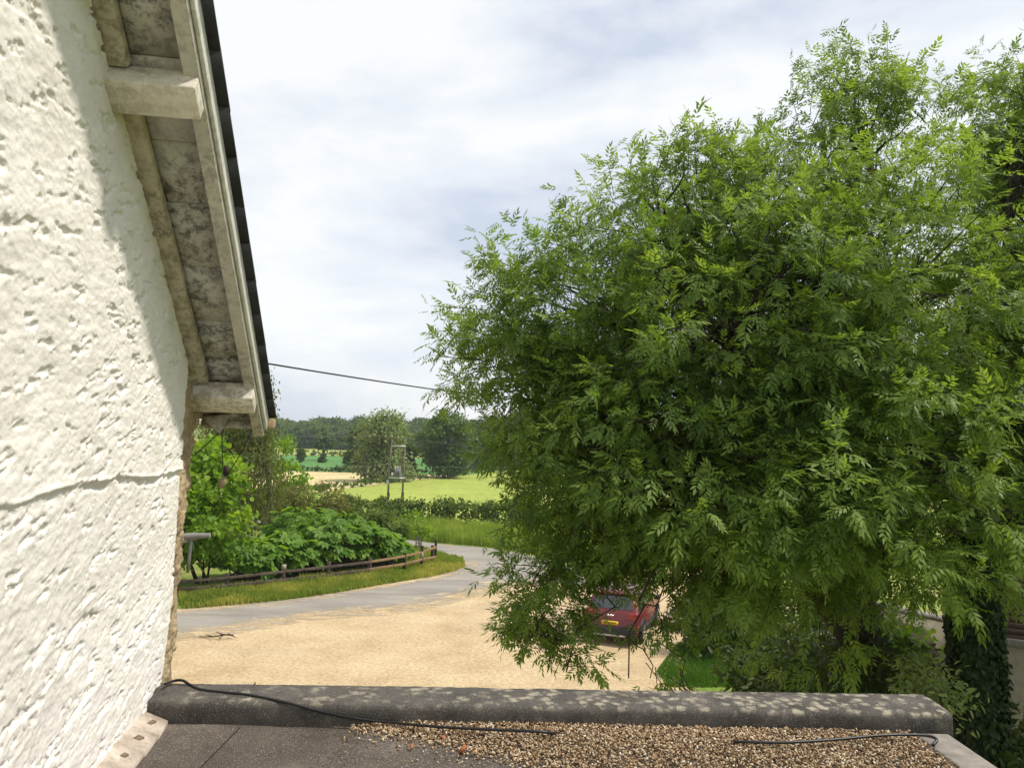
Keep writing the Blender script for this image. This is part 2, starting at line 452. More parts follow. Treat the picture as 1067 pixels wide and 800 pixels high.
# quoin line and paint line: along-the-wall position at a height
QZ = np.array([0, 5.2, 5.316, 5.584, 5.856, 6.237, 6.432, 6.7]); QA = np.array([0.16, 0.17, 0.21, 0.242, 0.293, 0.325, 0.375, 0.38])
PZ = np.array([0, 5.25, 5.386, 5.623, 5.885, 6.245, 6.43, 6.7]); PA = np.array([-0.10, -0.09, -0.042, 0.05, 0.078, 0.088, 0.101, 0.12])
def edge_a(z): return np.interp(z, PZ, PA) + 0.03 * (fbm(np.stack([np.zeros_like(z), np.zeros_like(z), z], -1), 14, 3, 3) - 0.5)
# --- wall
cols = np.concatenate([np.linspace(-6, -2.2, 10, endpoint=False), np.linspace(-2.2, 0.0, 440)])
rows = np.concatenate([np.linspace(0, 0.60, 6, endpoint=False), np.linspace(0.60, 1.0, 560)])
z1 = zj(cols) + 0.04
LOWZ = 4.7
ramp_v = np.interp(rows, [0, 0.60, 1], [0, 0, 1])
Z = np.where(rows[:, None] < 0.60, LOWZ * rows[:, None] / 0.60, LOWZ + ramp_v[:, None] * (z1[None] - LOWZ))
A = np.broadcast_to(cols[None], Z.shape)
kx = np.clip((A + 0.9) / 0.9, 0, 1)
A = A + kx * edge_a(Z)                       # stretch the last stretch to the paint line
Zc = np.minimum(Z, zj(A) + 0.04)
P = np.stack([A * 0.85 + Zc * 0.25, Zc * 1.15 - A * 0.3, np.zeros_like(A)], -1)
rel = 0.010 * (fbm(P, 6, 3, 1) - 0.5) + 0.004 * (np.abs(fbm(P, 15, 3, 2) - 0.5) * -2 + 0.5) + 0.0085 * (fbm(P * np.array([1, 1.8, 1]), 24, 4, 5, 0.72) - 0.5)
rel = rel - 0.010 * np.clip((fbm(P * np.array([1, 2.3, 1]), 11, 5, 12, 0.62) - 0.61) / 0.05, 0, 1)    # pits and missing render
lz = 6.2 + 0.012 * np.sin(A * 5) + 0.02 * (fbm(P, 9, 2, 8) - 0.5)
rag = 0.75 + 0.5 * (fbm(P, 10, 3, 14) - 0.5) * 2
rel = rel + 0.012 * np.clip((Zc - lz) / 0.008, 0, 1) * np.clip(1 - (Zc - lz) / 0.35, 0, 1) * np.clip(rag, 0, 1.2)   # a lip of thicker coat
rel = rel + 0.010 * np.clip(1 - np.abs(Zc - lz - 0.008) / 0.014, 0, 1) * fbm(P, 16, 3, 33) - 0.012 * np.clip(1 - np.abs(Zc - lz + 0.016) / 0.018, 0, 1) * np.clip((fbm(P, 14, 3, 31) - 0.5) / 0.12, 0, 1)
rel = rel + 0.03 * (fbm(P, 1.6, 2, 9) - 0.5)
base = CORNER[None, None, :2] + A[..., None] * WV[:2]
V = np.concatenate([base + rel[..., None] * NV[:2], Zc[..., None]], -1)
mb = MB(); mb.add(V.reshape(-1, 3), grid_quads(len(rows), len(cols)))
e0 = V[:, -1]; e1 = e0 - NV * 0.05
mb.add(np.concatenate([e0, e1]), [(i, i + 1, i + 1 + len(rows), i + len(rows)) for i in range(len(rows) - 1)])
lpart(mb, 'wall', M_WHITE, cottage, smooth=True)
# --- bare stone edge with its return face, and the hidden eaves wall behind it
zr = np.concatenate([np.linspace(0, 4.7, 8, endpoint=False), np.linspace(4.7, 6.62, 320)])
tt = np.linspace(0, 1, 26)
aL = np.interp(zr, PZ, PA) - 0.05
aR = np.interp(zr, QZ, QA) + 0.030 * (fbm(np.stack([zr * 0, zr * 0, zr], -1), 7, 3, 77) - 0.5) + 0.018 * (vnoise(np.stack([zr * 0, zr * 0, zr], -1), 22, 5) - 0.5)
AA = aL[:, None] * (1 - tt) + aR[:, None] * tt
ZZ = np.broadcast_to(zr[:, None], AA.shape)
P = np.stack([AA, ZZ, AA * 0], -1)
rel = -0.022 + 0.055 * (fbm(P, 16, 5, 21, 0.65) - 0.5) + 0.02 * (vnoise(P * np.array([1, 1, 1]), 5, 22) - 0.5)
V = np.concatenate([CORNER[None, None, :2] + AA[..., None] * WV[:2] + rel[..., None] * NV[:2], ZZ[..., None]], -1)
mb = MB(); mb.add(V.reshape(-1, 3), grid_quads(len(zr), len(tt)))
e0 = V[:, -1]; e1 = e0 - NV * 4.5
mb.add(np.concatenate([e0, e1]), [(i, i + 1, i + 1 + len(zr), i + len(zr)) for i in range(len(zr) - 1)])
lpart(mb, 'stone_corner', M_STONE, cottage, smooth=True)

# --- verge: soffit boards, batten, boards, purlins, slates (all run along SV)
EAVE = 0.30          # s of the eave end
mb = MB(); s = -3.4; rng = np.random.default_rng(4)
while s < EAVE:
    L = rng.uniform(0.24, 0.34); L = min(L, EAVE - s)
    mb.box(ep(s + L / 2, 0.117, 0.02 + rng.uniform(-0.002, 0.002)), (NV, SV, UV), (0.125, L / 2 - 0.0035, 0.012)); s += L
lpart(mb, 'soffit_board', M_SOFFIT, cottage)
PUR = [-1.86, -0.005]
pos = [float(np.dot(onplane(112, 104, CORNER, NV) - JZ0, SV)), -0.02]
mb = MB()
brk = [-3.4, pos[0] - 0.07, pos[0] + 0.07, pos[1] - 0.07]
for a, b in ((brk[0], brk[1]), (brk[2], brk[3])):
    n = 26; ss = np.linspace(a, b, n)
    w0 = 0.06 + 0.010 * (fbm(np.stack([ss, ss * 0, ss * 0], -1), 5, 3, 5) - 0.5)
    for i in range(n - 1):
        pass
    th = 0.043 + 0.006 * (fbm(np.stack([ss, ss * 0 + 9, ss * 0], -1), 6, 3, 5) - 0.5)
    R = np.array([[ep(x, -0.03, 0.0), ep(x, -0.03, -t), ep(x, w * 0.85, -t), ep(x, w, -t * 0.8), ep(x, w, 0.0)] for x, w, t in zip(ss, w0, th)])
    mb = MB().add(R.reshape(-1, 3), grid_quads(n, 5)).add(R[0], [(0, 1, 2, 3)], [(0, 3, 4)]).add(R[-1], [(0, 3, 2, 1)], [(0, 4, 3)])
    lpart(mb, 'verge_batten', M_BATTEN, cottage)
mb = MB().box(ep((-3.4 + EAVE + 0.04) / 2, 0.2615, -0.004), (NV, SV, UV), (0.0265, (3.4 + EAVE + 0.04) / 2, 0.048))
bevel(lpart(mb, 'bargeboard', M_BARGE, cottage), 0.004)
mb = MB().box(ep((-3.4 + EAVE + 0.01) / 2, 0.297, 0.020), (NV, SV, UV), (0.008, (3.4 + EAVE + 0.01) / 2, 0.040))
bevel(lpart(mb, 'fascia_strip', M_FASCIA, cottage), 0.003)
for k, ps in enumerate(pos):
    mb = MB(); n0, n1 = -0.06, (0.284, 0.284)[k]
    q = [(-0.062, -0.012), (0.062, -0.012), (0.062, -0.118), (-0.062, -0.118)]
    mb.box(ep(ps, (n0 + n1) / 2, -0.068), (NV, SV, UV), ((n1 - n0) / 2, 0.062, 0.052))
    o = lpart(mb, 'purlin_end', M_PURLIN, cottage); bevel(o, 0.006)
# slates: courses that lap, black undersides showing past the verge
mb = MB(); s = -3.5
while s < EAVE - 0.02:
    L = 0.215; L = min(L, EAVE - s); jn = rng.uniform(-0.004, 0.004)
    ax = (NV, SV * math.cos(0.014) + UV * math.sin(0.014), UV * math.cos(0.014) - SV * math.sin(0.014))
    n1 = 0.343 + jn * 0.3
    mb.box(ep(s + L / 2, (n1 - 4.4) / 2, 0.068 + rng.uniform(-0.002, 0.002)), ax, ((n1 + 4.4) / 2, L / 2 + 0.012, 0.0065))
    s += L
lpart(mb, 'slate_roof', M_SLATE, cottage)
mb = MB().box(ep((-3.45 + EAVE) / 2, -2.2, 0.046), (NV, SV, UV), (2.50, (3.45 + EAVE) / 2, 0.012))
lpart(mb, 'roof_deck', M_BATTEN, cottage)
# plate end and small boards under the lower purlin, gutter end past the eave
mb = MB()
tri = [aty(*p, yy) for yy in (4.06, 4.14) for p in ((209, 434), (241, 431), (229, 452))]
mb.add(tri, [(0, 3, 4, 1), (1, 4, 5, 2), (2, 5, 3, 0)], [(0, 1, 2), (3, 5, 4)])
mb.box(ep(EAVE - 0.015, 0.10, 0.0), (NV, SV, UV), (0.134, 0.012, 0.03))
lpart(mb, 'eaves_board', M_BARGE, cottage)
mb = MB().box(ep(EAVE + 0.022, 0.316, 0.03), (NV, WV, ZV), (0.024, 0.03, 0.026))
bevel(lpart(mb, 'verge_end_tile', M_TERRA, cottage), 0.006)

# iron bracket under the eaves with the fitting that hangs from it
iron = thing('hanging_fitting', ep(0.3, 0.2, -0.1), 'small dark fitting hung on two thin cables below the eaves bracket', 'fitting')
PB = [aty(p[0], p[1], 4.22) for p in ((231, 436), (240, 434), (248, 437), (256, 433), (262, 435))]
mb = MB().tube(PB, 0.010, 6).tube([aty(262, 428, 4.22), aty(261, 446, 4.22)], 0.012, 6).tube([aty(246, 433, 4.22), aty(250, 440, 4.22)], 0.016, 6)
lpart(mb, 'bracket', M_IRON, iron)
def hang(p, q, sag, n=9):
    p, q = np.array(p), np.array(q); t = np.linspace(0, 1, n)
    return p + (q - p) * t[:, None] - ZV * (sag * 4 * t * (1 - t))[:, None]
ft = aty(236, 490, 4.3)
for a, b, sg in (((231, 440), (232, 485), 0.0), ((263, 446), (240, 489), 0.02)):
    lpart(MB().tube(hang(aty(*a, 4.22), aty(*b, 4.3), sg), 0.0028, 5), 'cable', M_IRON, iron)
lpart(MB().tube(hang(aty(235, 442, 4.22), aty(203, 473, 4.0), 0.01), 0.0028, 5), 'cable', M_IRON, iron)
mb = MB().tube([ft + ZV * 0.03, ft + ZV * 0.02, ft - ZV * 0.02, ft - ZV * 0.03], [0.007, 0.018, 0.020, 0.010], 8)
lpart(mb, 'clamp', M_IRON, iron, smooth=True)
d0 = aty(234, 497, 4.3); d1 = aty(230, 508, 4.3)
lpart(MB().tube([d0, d0 * 0.6 + d1 * 0.4, d1], [0.010, 0.019, 0.013], 8), 'insulator', M_TERRA, iron, smooth=True)

M_GALV = pmat('dull_grey_metal', [(0.3, (0.28, 0.27, 0.26)), (0.7, (0.42, 0.41, 0.40))], 20, 3, 0.55, metal=0.3)
br = thing('wall_bracket', wp(0.27, 5.9), 'dull grey metal arm with a thin drop pipe on the bare stone corner', 'bracket')
yb = 3.95
pa = [aty(189, 560, yb), aty(200, 559, yb), aty(210, 558, yb), aty(219, 557.4, yb)]
o = lpart(MB().tube(pa, [0.021, 0.020, 0.014, 0.011], 10), 'arm', M_GALV, br, smooth=True, sharp=50)
lpart(MB().tube([aty(191, 557, yb), aty(192.5, 565, yb)], [0.022, 0.022], 10), 'collar', M_GALV, br, smooth=True, sharp=50)
lpart(MB().tube([aty(199.5, 561, yb), aty(197.5, 580, yb), aty(195.5, 596, yb)], 0.0085, 8), 'drop_pipe', M_GALV, br, smooth=True)

# ================================================================== FLAT-ROOFED EXTENSION
ZD = 5.16
ext = thing('flat_roof_extension', (0.2, 3.4, 0), 'flat felted roof extension with a lichen spotted parapet in the foreground', 'extension')
def felt_material():
    m, t, b, _ = newmat('mineral_felt')
    col = ramp(t, noise(t, 2.2, 5, 0.65), [(0.3, (0.05, 0.04, 0.033)), (0.55, (0.095, 0.08, 0.066)), (0.75, (0.18, 0.155, 0.13))])
    col = mixc(t, ramp(t, noise(t, 190, 2, 0.5), [(0.56, (0, 0, 0)), (0.68, (0.6,) * 3)]), col, (0.38, 0.35, 0.31))
    t.links.new(col, b.inputs['Base Color']); b.inputs['Roughness'].default_value = 0.95; b.inputs['Specular IOR Level'].default_value = 0.12
    bump(t, b, noise(t, 160, 3, 0.6), 0.4, 0.004)
    return m
def coping_material():
    m, t, b, _ = newmat('lichen_felt_coping')
    col = ramp(t, noise(t, 6, 5, 0.6), [(0.3, (0.04, 0.037, 0.032)), (0.7, (0.11, 0.10, 0.088))])
    col = mixc(t, ramp(t, noise(t, 210, 2, 0.5), [(0.55, (0, 0, 0)), (0.7, (0.5,) * 3)]), col, (0.34, 0.32, 0.29))
    # pale lichen rosettes: voronoi cells broken up by noise, thicker to the right end
    tc = N(t, 'ShaderNodeTexCoord')
    vo = N(t, 'ShaderNodeTexVoronoi'); vo.inputs['Scale'].default_value = 20; vo.inputs['Randomness'].default_value = 1.0
    wv = N(t, 'ShaderNodeTexNoise'); wv.inputs['Scale'].default_value = 38; wv.inputs['Detail'].default_value = 6; wv.inputs['Roughness'].default_value = 0.75
    t.links.new(tc.outputs['Object'], wv.inputs['Vector'])
    va = N(t, 'ShaderNodeVectorMath', operation='MULTIPLY_ADD'); va.inputs[1].default_value = (0.085, 0.085, 0.085)
    t.links.new(wv.outputs['Color'], va.inputs[0]); t.links.new(tc.outputs['Object'], va.inputs[2]); t.links.new(va.outputs[0], vo.inputs['Vector'])
    spot = ramp(t, vo.outputs['Distance'], [(0.22, (1, 1, 1)), (0.52, (0, 0, 0))])
    sep = N(t, 'ShaderNodeSeparateXYZ'); t.links.new(tc.outputs['Object'], sep.inputs[0])
    mr = N(t, 'ShaderNodeMapRange'); mr.inputs[1].default_value = -1.3; mr.inputs[2].default_value = 1.2; mr.inputs[3].default_value = 0.0; mr.inputs[4].default_value = 0.24
    t.links.new(sep.outputs['X'], mr.inputs[0])
    ad = N(t, 'ShaderNodeMath', operation='ADD'); t.links.new(mr.outputs[0], ad.inputs[0]); t.links.new(noise(t, 5, 4, 0.6, seed=3), ad.inputs[1])
    dens = ramp(t, ad.outputs[0], [(0.50, (0, 0, 0)), (0.68, (1, 1, 1))])
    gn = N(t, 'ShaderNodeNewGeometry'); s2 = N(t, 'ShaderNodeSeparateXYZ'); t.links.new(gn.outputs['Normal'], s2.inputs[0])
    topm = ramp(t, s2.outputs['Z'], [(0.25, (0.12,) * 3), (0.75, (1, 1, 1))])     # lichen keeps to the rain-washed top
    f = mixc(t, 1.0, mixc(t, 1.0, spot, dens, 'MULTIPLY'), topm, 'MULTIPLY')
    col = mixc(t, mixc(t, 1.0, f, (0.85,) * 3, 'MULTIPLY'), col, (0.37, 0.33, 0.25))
    t.links.new(col, b.inputs['Base Color']); b.inputs['Roughness'].default_value = 0.95; b.inputs['Specular IOR Level'].default_value = 0.12
    bump(t, b, noise(t, 150, 3, 0.6), 0.5, 0.004)
    return m
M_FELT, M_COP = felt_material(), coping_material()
M_LEAD = pmat('pale_kerb', [(0.3, (0.16, 0.145, 0.12)), (0.7, (0.33, 0.30, 0.26))], 12, 5, 0.9, (60, 0.3, 0.01))
M_OUTW = pmat('extension_render', [(0.3, (0.4, 0.36, 0.29)), (0.7, (0.55, 0.5, 0.42))], 5, 4, 0.9)
# parapet: rounded profile swept from the cottage to the right-hand end
nx = 240
tx = np.linspace(0, 1, nx)
bk = np.array([CORNER[0] - 0.04, CORNER[1] - 0.01]) * (1 - tx[:, None]) + np.array([1.955, 3.70]) * tx[:, None]
fr = np.array([-1.50, 3.315]) * (1 - tx[:, None]) + np.array([1.95, 3.42]) * tx[:, None]
prof = [(0.0, -0.11), (0.0, -0.03), (0.03, -0.006), (0.08, 0.0), (0.28, 0.003), (0.5, 0.004), (0.7, 0.003), (0.85, 0.003), (0.93, 0.002), (0.962, -0.002), (0.985, -0.010), (0.997, -0.022), (1.0, -0.036), (1.0, -0.06), (0.997, -0.085), (0.99, -0.105)]
V = np.zeros((nx, len(prof), 3))
for j, (f, dz) in enumerate(prof):
    V[:, j, :2] = bk * (1 - f) + fr * f; V[:, j, 2] = ZCOP + dz
d = 0.012 * (fbm(V, 5, 3, 40) - 0.5) + 0.006 * (fbm(V, 30, 3, 41) - 0.5)
V[..., 2] += d * 0.6; V[..., 1] += d * 0.8
mb = MB().add(V.reshape(-1, 3), grid_quads(nx, len(prof)))
for i in (0, nx - 1):
    c = V[i].mean(0); k = len(prof)
    mb.add(np.vstack([V[i], c]), T=[(j, j + 1, k) for j in range(k - 1)] + [(k - 1, 0, k)])
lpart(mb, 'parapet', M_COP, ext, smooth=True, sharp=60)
def cop(px, py, lift=0.0): 
    p = atz(px, py, ZCOP + lift); return p
for pts in (((266, 711), (262, 717), (257, 723)), ((700, 718), (706, 727), (711, 735))):
    lpart(MB().tube(np.array([cop(*p, 0.001) for p in pts]), 0.0035, 5), 'lap_seam', M_IRON, ext)
# deck
mb = MB(); gx = np.linspace(-1.75, 1.80, 60); gy = np.linspace(0.7, 3.45, 40)
X, Y = np.meshgrid(gx, gy); Zg = ZD + 0.012 * (fbm(np.stack([X, Y, X * 0], -1), 2.2, 3, 6) - 0.5)
mb.add(np.stack([X, Y, Zg], -1).reshape(-1, 3), grid_quads(40, 60))
lpart(mb, 'roof_deck', M_FELT, ext, smooth=True)
q = [atz(250, 756, ZD + 0.008), atz(216, 790, ZD + 0.008), atz(180, 826, ZD + 0.008)]
mb = MB().tube(np.array(q), 0.005, 5)
lpart(mb, 'felt_lap', M_FELT, ext)
# mortar fillet with tile slips along the wall foot
mb = MB(); rng = np.random.default_rng(8)
a0, a1 = -0.30, -1.75; k = 9
for i in range(k):
    aa, ab = a0 + (a1 - a0) * i / k, a0 + (a1 - a0) * (i + 0.97) / k
    for off0, off1, zt0, zt1 in ((-0.03, 0.10, 0.075, 0.018),):
        v = [wp(aa, ZD + zt0, off0), wp(aa, ZD + zt1, off1 + rng.uniform(-.006, .006)), wp(ab, ZD + zt1, off1 + rng.uniform(-.006, .006)), wp(ab, ZD + zt0, off0)]
        w = [p - ZV * 0.02 for p in v]
        mb.add(np.array(v + w), [(0, 1, 2, 3), (1, 5, 6, 2), (0, 4, 5, 1), (2, 6, 7, 3)], tint=rng.random())
M_CLIP = pmat('rusty_clip', [(0.3, (0.12, 0.085, 0.06)), (0.7, (0.25, 0.19, 0.14))], 60, 3, 0.9)
M_FIL = pmat('mortar_fillet', [(0.3, (0.36, 0.29, 0.23)), (0.7, (0.6, 0.52, 0.43))], 12, 5, 0.9, (40, 0.4, 0.01), fine=(50, 0.15))
lpart(mb, 'wall_fillet', M_FIL, ext)
for i in range(9):
    p = wp(a0 + (a1 - a0) * (i + 0.5) / 9, ZD + 0.040, 0.055)
    lpart(MB().box(p, (NV * 0.9 - ZV * 0.4, WV * 0.9 + NV * 0.3, ZV * 0.9 + NV * 0.4), (0.009 + 0.004 * (i % 2), 0.020 - 0.004 * (i % 3), 0.0035)), 'fillet_clip', M_CLIP, ext)
# right-hand kerb and outer walls
k0, k1 = atz(963, 771, ZD + 0.035), atz(1036, 806, ZD + 0.035)
dirk = (k1 - k0) / np.linalg.norm(k1 - k0); dirk = np.array([0.35, -1, 0]) / np.linalg.norm([0.35, -1, 0])
mb = MB().bx((1.76, 0.7, ZD - 0.04), (1.91, 3.385, ZD + 0.022))
bevel(lpart(mb, 'kerb', M_LEAD, ext), 0.01)
mb = MB().bx((-1.6, 3.45, 0), (1.93, 3.64, ZD - 0.02)).bx((1.74, 0.7, 0), (1.88, 3.44, ZD - 0.045))
lpart(mb, 'wall', M_OUTW, ext)

# black cable lying along the parapet
cab = [atz(172, 712, ZCOP + 0.03), cop(181, 709, 0.012), cop(190, 708.5, 0.02), cop(198, 713, 0.008), cop(210, 718, 0.008), cop(235, 721, 0.008), cop(262, 724, 0.008), cop(300, 732, 0.004), aty(335, 741, 3.335), aty(370, 748, 3.32), atz(410, 752.5, ZD + 0.03), atz(460, 757, ZD + 0.046), atz(520, 760, ZD + 0.05), atz(565, 762, ZD + 0.048), atz(600, 766, ZD + 0.012), atz(720, 772, ZD + 0.006), atz(758, 772, ZD + 0.02), atz(775, 772.5, ZD + 0.045), atz(820, 773, ZD + 0.048), atz(865, 770.5, ZD + 0.05), atz(915, 766, ZD + 0.052), atz(945, 765, ZD + 0.052), atz(966, 766, ZD + 0.05), atz(976, 770, ZD + 0.045), atz(972, 776, ZD + 0.03)]
def smooth_path(P, n=6):
    P = np.array(P); out = []
    Q = np.vstack([2 * P[0] - P[1], P, 2 * P[-1] - P[-2]])
    for i in range(1, len(Q) - 2):
        for k in range(n):
            t = k / n; a, b, c, d = Q[i - 1], Q[i], Q[i + 1], Q[i + 2]
            out.append(0.5 * (2 * b + (c - a) * t + (2 * a - 5 * b + 4 * c - d) * t * t + (3 * b - a - 3 * c + d) * t ** 3))
    out.append(P[-1]); return np.array(out)
M_CABLE = flat('black_cable', (0.012, 0.012, 0.013), 0.38)
props(MB().tube(smooth_path(cab), 0.0062, 8).build('cable', M_CABLE, smooth=True), 'black cable snaking over the parapet and along its foot', 'cable')

# loose gravel
rng = np.random.default_rng(12)
t_ = (1 + 5 ** 0.5) / 2
ICO = np.array([(-1, t_, 0), (1, t_, 0), (-1, -t_, 0), (1, -t_, 0), (0, -1, t_), (0, 1, t_), (0, -1, -t_), (0, 1, -t_), (t_, 0, -1), (t_, 0, 1), (-t_, 0, -1), (-t_, 0, 1)]) / 1.902
ICOF = np.array([(0, 11, 5), (0, 5, 1), (0, 1, 7), (0, 7, 10), (0, 10, 11), (1, 5, 9), (5, 11, 4), (11, 10, 2), (10, 7, 6), (7, 1, 8), (3, 9, 4), (3, 4, 2), (3, 2, 6), (3, 6, 8), (3, 8, 9), (4, 9, 5), (2, 4, 11), (6, 2, 10), (8, 6, 7), (9, 8, 1)])
def pebbles(P, size, tint, rng):
    n = len(P)
    R = rng.normal(size=(n, 3, 3)); q, _ = np.linalg.qr(R)
    sc = size[:, None] * np.array([1.35, 0.8, 0.5]) * rng.uniform(0.7, 1.25, (n, 3))
    V = (ICO[None] * rng.uniform(0.8, 1.2, (n, 12, 1)) * sc[:, None]) @ q
    V = V * np.array([1, 1, 0.8]) + P[:, None]
    T = ICOF[None] + (np.arange(n) * 12)[:, None, None]
    return V.reshape(-1, 3), T.reshape(-1, 3), np.repeat(tint, 20)
NG = 26000
gx_ = rng.uniform(-0.64, 1.745, NG * 2); gy_ = 3.40 - rng.exponential(0.45, NG * 2) * rng.uniform(0.3, 1.6, NG * 2)
q3 = np.stack([gx_, gy_, gx_ * 0], -1)
front = np.interp(gx_, [-0.60, -0.36, 0.0, 0.45, 0.8, 1.9], [3.335, 3.24, 3.06, 2.92, 2.2, 1.8]) + 0.10 * (fbm(q3, 5, 3, 3) - 0.5)
keep = (gy_ < 3.375) & (gy_ > front - rng.exponential(0.05, NG * 2)) & (gy_ > 1.6)
gx_, gy_ = gx_[keep][:NG], gy_[keep][:NG]
hgt = np.clip((gy_ - np.interp(gx_, [-0.60, -0.36, 0.0, 0.45, 0.8, 1.9], [3.335, 3.24, 3.06, 2.92, 2.2, 1.8])) * 0.2, 0, 0.022) + 0.012 * fbm(np.stack([gx_, gy_, gx_ * 0], -1), 6, 2, 9)
P = np.stack([gx_, gy_, ZD + hgt * rng.uniform(0.2, 1.0, len(gx_)) + 0.004], -1)
V, T, ti = pebbles(P, rng.uniform(0.0032, 0.0072, len(P)), rng.random(len(P)), rng)
M_GRAV = tintmat('gravel_stones', [(0.0, (0.06, 0.038, 0.025)), (0.3, (0.24, 0.15, 0.08)), (0.6, (0.40, 0.28, 0.16)), (0.9, (0.56, 0.45, 0.31)), (1.0, (0.66, 0.6, 0.5))])
props(MB().add(V, T=T, tint=ti).build('loose_gravel', M_GRAV), 'loose tan gravel spread over the flat roof', 'gravel', kind='stuff')
M_BRK = pmat('brick_red', [(0.3, (0.3, 0.09, 0.035)), (0.7, (0.45, 0.16, 0.07))], 40, 3, 0.9)
for px, py, sz, lab in ((482, 780, 0.017, 'largest orange brick fragment at the edge of the roof gravel'), (462, 767, 0.012, 'orange brick chip on the roof gravel close to the cable'), (429, 777, 0.011, 'orange brick chip on bare felt left of the gravel'), (494, 783, 0.010, 'small brick crumb right beside the largest orange fragment')):
    V, T, ti = pebbles(np.array([atz(px, py, ZD + 0.018)]), np.array([sz]), np.array([0.5]), rng)
    props(MB().add(V, T=T).build('brick_fragment', M_BRK), lab, 'brick chip')

# ================================================================== VEGETATION BUILDERS
def unit(v): return v / (np.linalg.norm(v, axis=-1, keepdims=True) + 1e-9)
def rdir(rng, n): return unit(rng.normal(size=(n, 3)))
def folded(P, D, Nn, L, Wd, fold=0.15):
    """simple leaves: base P, axis D, normal Nn -> two quads folded on the midrib"""
    S = unit(np.cross(D, Nn)); Nn = np.cross(S, D)
    L = L[:, None]; Wd = Wd[:, None]
    v = np.stack([P, P + D * L * .28 + S * Wd * .46 + Nn * Wd * fold, P + D * L * .68 + S * Wd * .40 + Nn * Wd * fold * .8 - Nn * L * .04, P + D * L - Nn * L * .13,
                  P + D * L * .68 - S * Wd * .40 + Nn * Wd * fold * .8 - Nn * L * .04, P + D * L * .28 - S * Wd * .46 + Nn * Wd * fold], 1)
    b = (np.arange(len(P)) * 6)[:, None]
    Q = np.concatenate([b + np.array([[0, 1, 2, 3]]), b + np.array([[0, 3, 4, 5]])], 0)
    return v.reshape(-1, 3), Q
def lobe_points(lobes, n, rng, r0=0.55, flat_=0.5, spray=None, sig=0.3):
    """points in the outer part of ellipsoid lobes, gathered in sprays so that clumps and gaps appear"""
    lobes = np.array(lobes, float)
    w = (lobes[:, 3] * lobes[:, 4] + lobes[:, 3] * lobes[:, 5] + lobes[:, 4] * lobes[:, 5]); w /= w.sum()
    ns = spray or max(8, n // 30)
    k = rng.choice(len(lobes), ns, p=w)
    d = rdir(rng, ns); r = r0 + (1 - r0) * rng.random(ns) ** 0.6
    c = lobes[k, :3] + d * r[:, None] * lobes[k, 3:6]
    tint = rng.random(ns)
    j = rng.integers(0, ns, n)
    P = c[j] + rng.normal(size=(n, 3)) * sig * np.array([1, 1, flat_])
    out = unit((P - lobes[k[j], :3]) / lobes[k[j], 3:6])
    return P, out, tint[j], c
def simple_crown(lobes, n, size, rng, spray=None, sig=0.4, up=0.6, r0=0.55, aspect=0.6, droop=0.25, flat_=0.55):
    P, out, ti, c = lobe_points(lobes, n, rng, r0, flat_, spray, sig)
    D = unit(out * 0.8 + rdir(rng, n) * 0.9 - ZV * droop)
    Nn = unit(ZV * up + out * 0.5 + rdir(rng, n) * 0.7)
    L = size * rng.uniform(0.6, 1.3, n)
    V, Q = folded(P, D, Nn, L, L * aspect)
    return V, Q, np.concatenate([ti, ti]), c
def curve(p, q, sag=0.0, n=7, wob=0.0, rng=None, bow=None):
    p, q = np.asarray(p, float), np.asarray(q, float); t = np.linspace(0, 1, n)[:, None]
    P = p + (q - p) * t
    if bow is not None: P = P + np.asarray(bow) * (4 * t * (1 - t))
    P = P + ZV * sag * 4 * t * (1 - t)
    if wob: P[1:-1] += rng.normal(size=(n - 2, 3)) * wob
    return P
def woody(mb, base, lobes, h0, r0, rng, sprays=None, nsub=10, thin=0.35):
    """trunk to the crown, a limb to each lobe, branches on to the sprays"""
    lobes = np.array(lobes, float); base = np.asarray(base, float)
    cen = lobes[:, :3].mean(0); top = base + np.array([(cen[0] - base[0]) * 0.25, (cen[1] - base[1]) * 0.25, h0])
    P = curve(base, top, 0, 8, r0 * 0.15, rng); mb.tube(P, np.linspace(r0 * 1.35, r0 * 0.8, 8) * np.array([1.25] + [1] * 7), 9)
    for lb in lobes:
        st = P[rng.integers(4, 8)]; en = lb[:3]
        L = np.linalg.norm(en - st); k = curve(st, en, 0.08 * L, 7, 0.03 * L, rng)
        mb.tube(k, np.linspace(r0 * 0.55, r0 * 0.16, 7), 6, cap=False)
        for _ in range(nsub):
            a = k[rng.integers(2, 7)]; e = lb[:3] + rdir(rng, 1)[0] * lb[3:6] * rng.uniform(0.6, 0.95)
            mb.tube(curve(a, e, 0.04, 5, 0.03 * np.linalg.norm(e - a), rng), np.linspace(r0 * 0.13, r0 * 0.03, 5), 4, cap=False)
M_BARK = pmat('grey_bark', [(0.3, (0.06, 0.05, 0.038)), (0.7, (0.15, 0.125, 0.095))], 6, 5, 0.95, (18, 0.6, 0.03))
M_BARKD = pmat('dark_bark', [(0.3, (0.03, 0.025, 0.02)), (0.7, (0.075, 0.06, 0.045))], 8, 5, 0.95, (18, 0.6, 0.03))
L_ASH = leafmat('ash_leaf', (0.055, 0.12, 0.024), (0.255, 0.345, 0.075), 0.48, (1.75, 1.7, 0.7))
L_IVY = leafmat('ivy_leaf', (0.012, 0.028, 0.008), (0.04, 0.065, 0.016), 0.15, rough=0.55, spec=0.2)
L_LIME = leafmat('broad_leaf_bright', (0.09, 0.2, 0.018), (0.27, 0.4, 0.04), 0.5, (1.6, 1.5, 0.5))
L_BIG = leafmat('large_leaf', (0.085, 0.2, 0.03), (0.24, 0.38, 0.06), 0.45, (1.6, 1.5, 0.6))
L_BIRCH = leafmat('birch_leaf', (0.09, 0.12, 0.03), (0.21, 0.235, 0.06), 0.45, (1.5, 1.4, 0.7))
